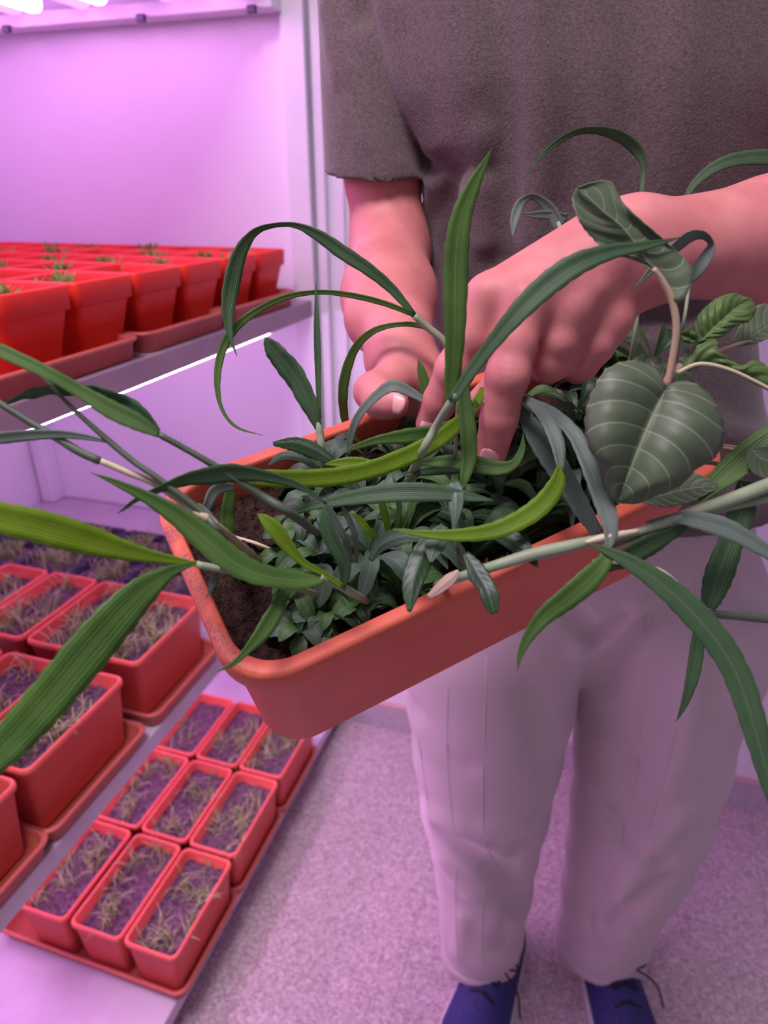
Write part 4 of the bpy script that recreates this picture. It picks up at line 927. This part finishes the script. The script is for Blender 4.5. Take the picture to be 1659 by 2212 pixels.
# holding hand (viewer's left)
sh2, el2, wr2 = A3((806, -60, .607)), A3((843, 540, .655)), A3((872, 785, .515))
th = [(905, 815, .505, .0150), (850, 822, .490, .0142), (806, 846, .478, .0128), (824, 866, .468, .0118), (850, 872, .460, .0106)]
zr = lambda x: x
def holdf(i): # fingers under the box, behind its back wall
    a = at(905-i*4, 850+i*14, .53); b = pw(.19-.0185*i, PWID+.016, -.045); c = pw(.175-.0185*i, PWID+.010, -.085); e = pw(.17-.0185*i, PWID-.005, -.112)
    return [a, b, c, e]
def R_fn(P):
    mid_ = A3((826, 380, .643)); d = seg(P, sh2, mid_, .024, .0345); d = smin(d, seg(P, mid_, el2, .0345, .0352), .01)
    d = smin(d, seg(P, el2, A3((843, 640, .595)), .0345, .0375), .02)
    d = smin(d, seg(P, A3((843, 640, .595)), wr2, .0375, .0245), .02)
    d = smin(d, seg(P, A3((835, 560, .625)), A3((800, 690, .56)), .026, .020), .02)
    d = smin(d, seg(P, A3((858, 775, .52)), A3((905, 835, .515)), .0225, .022), .016)
    d = smin(d, seg(P, A3((905, 740, .525)), A3((925, 845, .515)), .0035, .003), .008)
    d = smin(d, seg(P, A3((880, 750, .522)), A3((890, 830, .500)), .0035, .003), .008)
    d = smin(d, seg(P, A3((905, 835, .515)), A3((900, 890, .53)), .021, .015), .014)
    pts = [A3(q[:3]) for q in th]
    for k in range(4): d = smin(d, seg(P, pts[k], pts[k+1], th[k][3], th[k+1][3]), .006)
    for i in range(4):
        q = holdf(i)
        for k in range(3): d = smin(d, seg(P, q[k], q[k+1], (.011, .0095, .0088)[k], (.0095, .0088, .0075)[k]), .004)
    return d
lo, hi = bbox([sh2, el2, wr2]+[A3(q[:3]) for q in th]+holdf(0)+holdf(3), .055)
partsB.append(surfnet(R_fn, lo, hi, .0022))
# trunk, neck, head and feet under the clothes
def pf(s, D, h): return RT*s+FH*D+np.array([0, 0, h])
def ell(P, c, rx, ry, rz):
    q = P-c; u = np.stack([q@RT/rx, q@FH/ry, q[:, 2]/rz], 1); n = np.linalg.norm(u, axis=1); return (n-1)*min(rx, ry, rz)
def core_fn(P):
    d = seg(P, pf(.24, .77, .95), pf(.205, .755, 1.35), .10, .105)
    d = smin(d, seg(P, pf(.09, .765, 1.45), pf(.32, .765, 1.45), .042, .042), .04)
    d = smin(d, seg(P, pf(.205, .76, 1.45), pf(.205, .735, 1.60), .055, .052), .02)
    c = pf(.205, .715, 1.70)
    d = smin(d, ell(P, c, .076, .096, .115), .03)
    d = smin(d, ell(P, c+pf(0, -.035, -.075), .045, .045, .04), .03)      # jaw
    d = smin(d, seg(P, c+pf(0, -.088, .01), c+pf(0, -.108, -.022), .008, .013), .008)   # nose
    d = smin(d, seg(P, c+pf(-.018, -.088, -.052), c+pf(.018, -.088, -.052), .007, .007), .006)  # lips
    for s in (-1, 1):
        d = smin(d, ell(P, c+pf(s*.078, .008, -.01), .010, .018, .030), .006)          # ears
        d = np.maximum(d, -(np.linalg.norm(P-(c+pf(s*.032, -.098, .012)), axis=1)-.014))  # eye sockets
        d = np.minimum(d, np.linalg.norm(P-(c+pf(s*.031, -.078, .012)), axis=1)-.0125)
    for hip, kn, an in (((.15, .78, .90), LK[0], LA[0]), ((.34, .80, .90), LK[1], LA[1])):
        d = smin(d, seg(P, pf(*hip), kn, .065, .048), .03); d = smin(d, seg(P, kn, an, .048, .032), .02)
    return d
LK = [atD(1050, 1780, .77), atD(1370, 1780, .79)]
LA = [atD(1040, 2085, .775), atD(1285, 2085, .775)]
for q in LA: q[2] = max(q[2], .075)
partsB.append(surfnet(core_fn, pf(0, .74, 0)-np.array([.42, .30, 0]), pf(.3, .8, 1.86)+np.array([.3, .3, 0]), .006))
body = wp(np_mesh('body', partsB, M['skin']), person)
hc = pf(.205, .73, 1.725)
def hair_fn(P):
    d = ell(P, hc, .084, .100, .108); return np.maximum(d, -(ell(P, hc+pf(0, -.06, -.065), .085, .085, .085)))
wp(np_mesh('hair', [surfnet(hair_fn, hc-.15, hc+.15, .005)], M['hair']), person)
# nails
def nail(tip, prev, w, l, nrm):
    t = tip-prev; t /= np.linalg.norm(t); nrm = nrm-t*(nrm@t); nrm /= np.linalg.norm(nrm); s = np.cross(t, nrm); V = []; Fc = []; N = 7
    for i in range(N):
        for j in range(N):
            u = -1+2*i/(N-1); v_ = -1+2*j/(N-1)
            u2 = u*math.sqrt(1-v_*v_/2.6); v2 = v_*math.sqrt(1-u*u/2.6)
            V.append(tip+s*u2*w+t*v2*l+nrm*(-.35*w*u2*u2-.10*l*v2*v2))
    for i in range(N-1):
        for j in range(N-1): Fc.append((i*N+j, i*N+j+1, (i+1)*N+j+1, (i+1)*N+j))
    o = mesh_obj('fingernail', V, Fc, M['nail']); so = o.modifiers.new('t', 'SOLIDIFY'); so.thickness = .0006; so.offset = 0; return wp(o, person)
bv = BVHTree.FromPolygons([v.co[:] for v in body.data.vertices], [p_.vertices[:] for p_ in body.data.polygons])
def hit(px_, py_, tree=None):
    r = ray(px_, py_); r = r/np.linalg.norm(r); h = (tree or bv).ray_cast(Vector(CAM), Vector(r)); return (np.array(h[0]), np.array(h[1])) if h[0] is not None else (None, None)
for (a, b, w, l) in (((1058, 988), (1078, 905), .0062, .0056), ((926, 925), (950, 868), .0058, .0055), ((852, 872), (815, 856), .0068, .0072)):
    p0, n0 = hit(*a)
    if p0 is not None:
        if n0@(CAM-p0) < 0: n0 = -n0
        q0, _ = hit(*b)
        if q0 is None: q0 = p0-RT*.01
        nail(p0+n0*.0003, q0, w, l, n0)

# ------------------------------------------------------------------ clothes
def fold(P, pts, amp, w):
    d = None
    for a, b in zip(pts[:-1], pts[1:]):
        e = seg(P, a, b, 0, 0); d = e if d is None else np.minimum(d, e)
    return amp*np.exp(-(d/w)**2)
def onsurf(fn, lst, tmin=.42, tmax=1.25):
    ts = np.arange(tmin, tmax, .004); out = []
    for x, y in catmull(np.array(lst, float), 7):
        P = CAM+ray(x, y)*ts[:, None]; d = fn(P); k = np.argmax(d < 0)
        if d[k] < 0: out.append(P[k])
    return out
shirt_folds = []
SHF = [
   ([(790, -40), (800, 120), (840, 260), (905, 345)], .66, -0.0110, .008),
   ([(832, -40), (872, 160), (935, 320)], .62, 0.0085, .014),
   ([(735, -20), (775, 120), (800, 220)], .62, -.0040, .009),
   ([(702, 20), (735, 190), (785, 310)], .62, .0045, .009),
   ([(745, 200), (790, 250), (850, 310)], .62, -.0038, .009),
   ([(938, 400), (925, 500), (930, 600), (968, 720)], .64, 0.0085, .010),
   ([(985, 380), (968, 480), (975, 580), (1020, 680)], .61, -0.0095, .011),
   ([(1040, 300), (1042, 400), (1050, 520)], .60, 0.0066, .013), ([(1075, -90), (1105, 250), (1090, 560)], .60, -0.0076, .015),
   ([(1130, -90), (1165, 240), (1150, 520)], .60, 0.0076, .018), ([(1215, -90), (1240, 200), (1225, 440)], .60, -0.0057, .018),
   ([(965, -90), (1005, 180), (985, 380)], .60, 0.0057, .020), ([(1380, -90), (1365, 200), (1345, 420)], .60, -0.0057, .022), ([(1490, -90), (1460, 220), (1435, 420)], .61, 0.0057, .022),
   ([(925, 352), (980, 345), (1050, 365)], .61, -0.0057, .010), ([(1400, 700), (1480, 690), (1600, 665)], .62, -0.0095, .010), ([(1420, 900), (1520, 920), (1640, 960)], .62, 0.0095, .012), ([(1430, 1010), (1540, 1020), (1650, 1060)], .62, -0.0095, .010)]
sl_h = A3((813, 372, .642)); sl_s = A3((798, -90, .605)); sl_d = (sl_h-sl_s)/np.linalg.norm(sl_h-sl_s)
sl_n = sl_d+FH*.38-RT*.05; sl_n /= np.linalg.norm(sl_n)
hl_dir = (el-sh)/np.linalg.norm(el-sh); sl2_e = sh+hl_dir*.17
def shirt_fn(P):
    s = P@RT; D = P@FH; h = P[:, 2]
    hs = [.90, 1.0, 1.1, 1.2, 1.30, 1.34, 1.38, 1.46, 1.53]
    fine = np.linspace(.85, 1.6, 90); kk_ = np.hanning(9); kk_ /= kk_.sum()
    sm2 = lambda vals: np.interp(h, fine, np.convolve(np.pad(np.interp(fine, hs, vals), 4, 'edge'), kk_, 'valid'))
    cx = sm2([.25, .24, .225, .21, .206, .203, .202, .2, .2]); a = sm2([.235, .222, .184, .165, .167, .178, .200, .212, .12])
    b = sm2([.158, .148, .128, .120, .126, .129, .131, .125, .06]); cD = sm2([.765, .755, .75, .745, .74, .74, .74, .745, .755])
    q = (np.abs((s-cx)/a)**2.4+np.abs((D-cD)/b)**2.4)**(1/2.4); d = (q-1)*np.minimum(a, b)*.9
    d = np.maximum(d, h-1.535); d = np.maximum(d, .985-h)
    sl = seg(P, sl_s, sl_h+sl_d*.03, .0480, .0478); sl = np.maximum(sl, (P-sl_h)@sl_n)
    sl = np.maximum(sl, -np.maximum(seg(P, sl_h-sl_d*.02, sl_h+sl_d*.1, .0408, .0408), -((P-sl_h)@sl_n)-.02))
    yk = smin(seg(P, pf(.19, .75, 1.485), sh2-np.array([0, 0, .012]), .055, .044), seg(P, pf(.22, .75, 1.485), sh-np.array([0, 0, .012]), .055, .05), .02)
    d = smin(d, yk, .04); d = smin(d, sl, .006)
    sl = seg(P, sh, sl2_e+hl_dir*.03, .06, .056); sl = np.maximum(sl, (P-sl2_e)@hl_dir); d = smin(d, sl, .02)
    for pts, amp, w in shirt_folds: d = d-fold(P, pts, amp, w)
    band = np.abs((P-sl_h)@sl_n+.016); near = seg(P, sl_s, sl_h, .056, .0535)
    sd_ = seg(P, sl_s*.5+sl_h*.5, sl_h+sl_d*.06, .0440, .0440); shell = np.maximum(np.abs(sd_)-.0030, (P-sl_h)@sl_n)
    d = smin(d, shell, .004)
    # openings
    d = np.maximum(d, -np.maximum(seg(P, sl2_e-hl_dir*.02, sl2_e+hl_dir*.1, .052, .052), -((P-sl2_e)@hl_dir)-.03))
    hole = np.maximum((q-1)*np.minimum(a, b)+.005, h-1.025); d = np.maximum(d, -hole)
    d = np.maximum(d, -seg(P, pf(.205, .75, 1.47), pf(.205, .73, 1.62), .062, .075))
    return d
pend = []
for pts, D, amp, w in SHF:
    q_ = onsurf(shirt_fn, pts)
    if len(q_) > 1: pend.append((q_, amp, w))
shirt_folds += pend
lo = pf(.205, .745, .92)-np.array([.33, .28, .0]); hi = pf(.205, .745, 1.56)+np.array([.36, .28, 0])
lo = np.minimum(lo, sl_h-.09); hi = np.maximum(hi, sl2_e+.09); lo[2] = .97
tshirt = wp(np_mesh('t_shirt', [surfnet(shirt_fn, lo, hi, .0032)], M['shirt']), person)
# trousers
def legpts(rows, D): return [(atD((l+r)/2, y, D), (r-l)/2*depth(atD((l+r)/2, y, D))/FPX) for y, l, r in rows]
legL = legpts([(1380, 868, 1238), (1500, 880, 1236), (1620, 895, 1208), (1740, 912, 1182), (1820, 932, 1160), (1900, 945, 1148), (2000, 953, 1128), (2080, 958, 1112), (2125, 962, 1106), (2165, 966, 1104)], .775)
legR = legpts([(1340, 1244, 1650), (1400, 1244, 1638), (1500, 1246, 1592), (1620, 1246, 1566), (1740, 1238, 1528), (1840, 1228, 1485), (1920, 1218, 1435), (2000, 1210, 1402), (2080, 1200, 1380), (2125, 1202, 1374), (2165, 1206, 1368)], .79)
tf = []
TRF = [
   ([(1240, 1330), (1290, 1370), (1350, 1330)], .68, -0.0174, .010), ([(1250, 1400), (1320, 1380), (1380, 1300)], .67, 0.0145, .012), 
   ([(1300, 1480), (1340, 1400), (1420, 1330)], .67, -0.0116, .016),
   ([(955, 1800), (1010, 1850), (1090, 1900), (1130, 1960)], .70, -0.034, .017), ([(945, 1760), (1030, 1790), (1120, 1780)], .69, 0.026, .017), ([(960, 1860), (1020, 1930)], .70, 0.0116, .016),
   ([(1130, 1820), (1100, 1880)], .70, -0.0116, .012), ([(900, 1540), (950, 1620), (1000, 1660)], .68, -0.0101, .018), ([(1150, 1500), (1180, 1650)], .68, -0.0116, .02),
   ([(1470, 1760), (1380, 1860), (1340, 1930)], .71, 0.0145, .016), ([(1440, 1900), (1380, 1930), (1330, 2000)], .71, -0.0145, .013), ([(1300, 1740), (1350, 1810), (1420, 1860)], .70, -0.0101, .016),
   ([(1280, 1560), (1350, 1640)], .70, -0.0072, .02), ([(1500, 1450), (1480, 1600), (1440, 1700)], .68, 0.0087, .02), ([(1560, 1400), (1540, 1560)], .70, -0.0087, .02),
   ([(1080, 2040), (1110, 1960)], .71, -0.0087, .012), ([(1000, 1980), (990, 2060)], .71, 0.0072, .012), ([(1270, 1980), (1300, 2060)], .71, -0.0072, .014)]
hemz = .050
def trouser_fn(P):
    d = None
    for leg in (legL, legR):
        e = None
        for (a, ra), (b, rb) in zip(leg[:-1], leg[1:]):
            k = seg(P, a, b, ra, rb); e = k if e is None else smin(e, k, .012)
        d = e if d is None else smin(d, e, .010)
    pel = ell(P, pf(.262, .785, .93), .200, .132, .19)
    d = smin(d, pel, .07)
    d = np.maximum(d, P[:, 2]-1.06)
    band = (P[:, 2] < hemz+.034) & (P[:, 2] > hemz-.02)
    d = d-np.where(band, .0028, 0)
    for pts, amp, w in tf: d = d-fold(P, pts, amp, w)*.9
    d = d+.0012*np.sin(P[:, 2]*55+P@RT*20)*np.exp(-np.abs(P[:, 2]-.12)/.15)
    tilt = hemz+.10*((P@FH)-.72)                        # hem rides lower over the heel than the instep
    return np.maximum(d, tilt*0+hemz-P[:, 2]-(.02*np.clip((P@FH-.775)/.07, -1, 1)))
def trouser_open(P):
    d = trouser_fn(P)
    for leg in (legL, legR):
        a, ra = leg[-2]; b, rb = leg[-1]; b2 = b+(b-a)*1.5
        d = np.maximum(d, -np.maximum(seg(P, a, b2, ra-.004, rb-.004), P[:, 2]-hemz-.03))
    return d
pend = []
for pts, D, amp, w in TRF:
    q_ = onsurf(trouser_open, pts, .5, 1.4)
    if len(q_) > 1: pend.append((q_, amp*1.1, w*1.15))
tf += pend
lo = pf(.262, .78, .03)-np.array([.34, .27, 0]); hi = pf(.30, .79, 1.01)+np.array([.36, .27, 0]); lo[2] = .03; hi[2] = 1.075
trs = wp(np_mesh('trousers', [surfnet(trouser_open, lo, hi, .0034)], M['trouser']), person)
tb = BVHTree.FromPolygons([v.co[:] for v in trs.data.vertices], [p_.vertices[:] for p_ in trs.data.polygons])
seams = [[(968, 1480), (965, 1600), (973, 1740), (990, 1850)], [(1052, 1420), (1045, 1600), (1042, 1760), (1050, 1830), (1090, 1900), (1098, 1960), (1085, 2050)],
 [(900, 1560), (930, 1780), (945, 1900), (955, 2060)], [(985, 1880), (984, 1960), (990, 2080)], [(1045, 1920), (1040, 2000), (1042, 2100)],
 [(1398, 1250), (1398, 1420), (1385, 1560), (1373, 1700), (1345, 1800), (1340, 1860), (1300, 1940), (1270, 2030), (1245, 2100)],
 [(1505, 1160), (1500, 1330), (1470, 1500), (1445, 1640), (1405, 1780), (1400, 1870), (1350, 1970), (1315, 2040), (1302, 2110)],
 [(1590, 1200), (1597, 1330), (1580, 1440), (1540, 1600), (1490, 1780), (1458, 1850)], [(1370, 1985), (1370, 2050), (1350, 2090)],
 [(966, 2088), (1000, 2112), (1045, 2122), (1085, 2110), (1104, 2088)], [(1212, 2092), (1260, 2118), (1310, 2122), (1350, 2106), (1368, 2088)]]
for sm_ in seams:
    P = catmull(np.array(sm_, float), 60); run = []
    for x_, y_ in P:
        p0, n0 = hit(x_, y_, tb)
        if p0 is not None and (not run or np.linalg.norm(p0-run[-1]) < .04): run.append(p0)
    if len(run) > 6:
        run = np.array(run); k = np.array([.25, .5, .25])
        for _ in range(2):
            for c_ in range(3): run[1:-1, c_] = np.convolve(run[:, c_], k, 'valid')
        wp(MB().tube(run, .0010, 6).build('seam', M['seam'], None, True), person)
# shoes
def shoe(side, cx_, heel, yaw_deg, label):
    a = radians(yaw_deg); f_ = -FH*cos(a)+RT*sin(a)*side; s_ = np.cross(f_, np.array([0, 0, 1.0])); Z = np.array([0, 0, 1.0])
    def W(x, y, z): return heel+f_*x+s_*y+Z*z
    sh_ = bpy.data.objects.new('shoe', None); COL.objects.link(sh_); sh_.parent = person; sh_.matrix_parent_inverse = Matrix.Translation(-Vector(person.location))
    sh_['label'] = label
    def up_fn(P):
        q = P-heel; x = q@f_; y = q@s_; z = q[:, 2]
        w = np.interp(x, [-.03, 0, .06, .13, .19, .235, .26], [.014, .040, .045, .050, .055, .044, .006]); top = np.interp(x, [-.03, .0, .05, .10, .16, .22, .26], [.078, .095, .097, .098, .074, .054, .03])
        d = np.sqrt((y/np.maximum(w, .004))**2+(np.maximum(z-.018, 0)/np.maximum(top-.018, .01))**2)-1
        d = d*np.minimum(w, .03)*.8; d = np.maximum(d, .016-z); d = np.maximum(d, x-.262); d = np.maximum(d, -.034-x)
        return np.maximum(d, -seg(P, W(.035, 0, .078), W(.035, 0, .16), .034, .036))
    o = np_mesh('shoe_upper', [surfnet(up_fn, heel-.30, heel+np.array([.3, .3, .13]), .004)], M['navy'])
    o.parent = sh_
    n = 24; lo_, hi_ = [], []
    xs = [-.034, -.026, -.01, .03, .08, .13, .18, .21, .24, .258, .266]; ws = [.008, .028, .041, .045, .047, .053, .058, .056, .043, .024, .005]
    ring = [(x, w) for x, w in zip(xs, ws)]+[(x, -w) for x, w in zip(xs[::-1], ws[::-1])]
    V, Fc = loft([[tuple(W(x, y, .001)) for x, y in ring], [tuple(W(x, y*1.03, .008)) for x, y in ring], [tuple(W(x, y, .022)) for x, y in ring]])
    s = mesh_obj('sole', V, Fc, M['offwhite'], None, False); s.parent = sh_
    mb = MB()
    for k in range(4):
        x = .10+k*.022; z = .099-.0125*k*.9+.003; mb.tube([W(x, -.022, z-.008), W(x+.004, 0, z), W(x+.008, .022, z-.008)], .0024, 6)
        mb.tube([W(x+.010, -.022, z-.009), W(x+.006, 0, z), W(x+.002, .022, z-.008)], .0024, 6)
    for sg in (-1, 1):
        mb.tube(catmull([W(.10, 0, .101), W(.115, .022*sg, .112), W(.10, .045*sg, .098), W(.085, .03*sg, .094), W(.10, 0, .102)], 24), .0018, 6)
    mb.tube(catmull([W(.10, 0, .101), W(.12, -.03, .106), W(.13, -.055, .085), W(.145, -.066, .05)], 12), .0018, 6)
    l = mb.build('laces', M['black'], None, True); l.parent = sh_
h1 = atD(1085, 2085, .83); h1[2] = 0; h2 = atD(1274, 2085, .83); h2[2] = 0
shoe(-1, 0, h1, 26, 'navy sneaker on the viewer\'s left, toe angled outwards'); shoe(1, 0, h2, 2, 'navy sneaker on the viewer\'s right, pointing at the viewer')
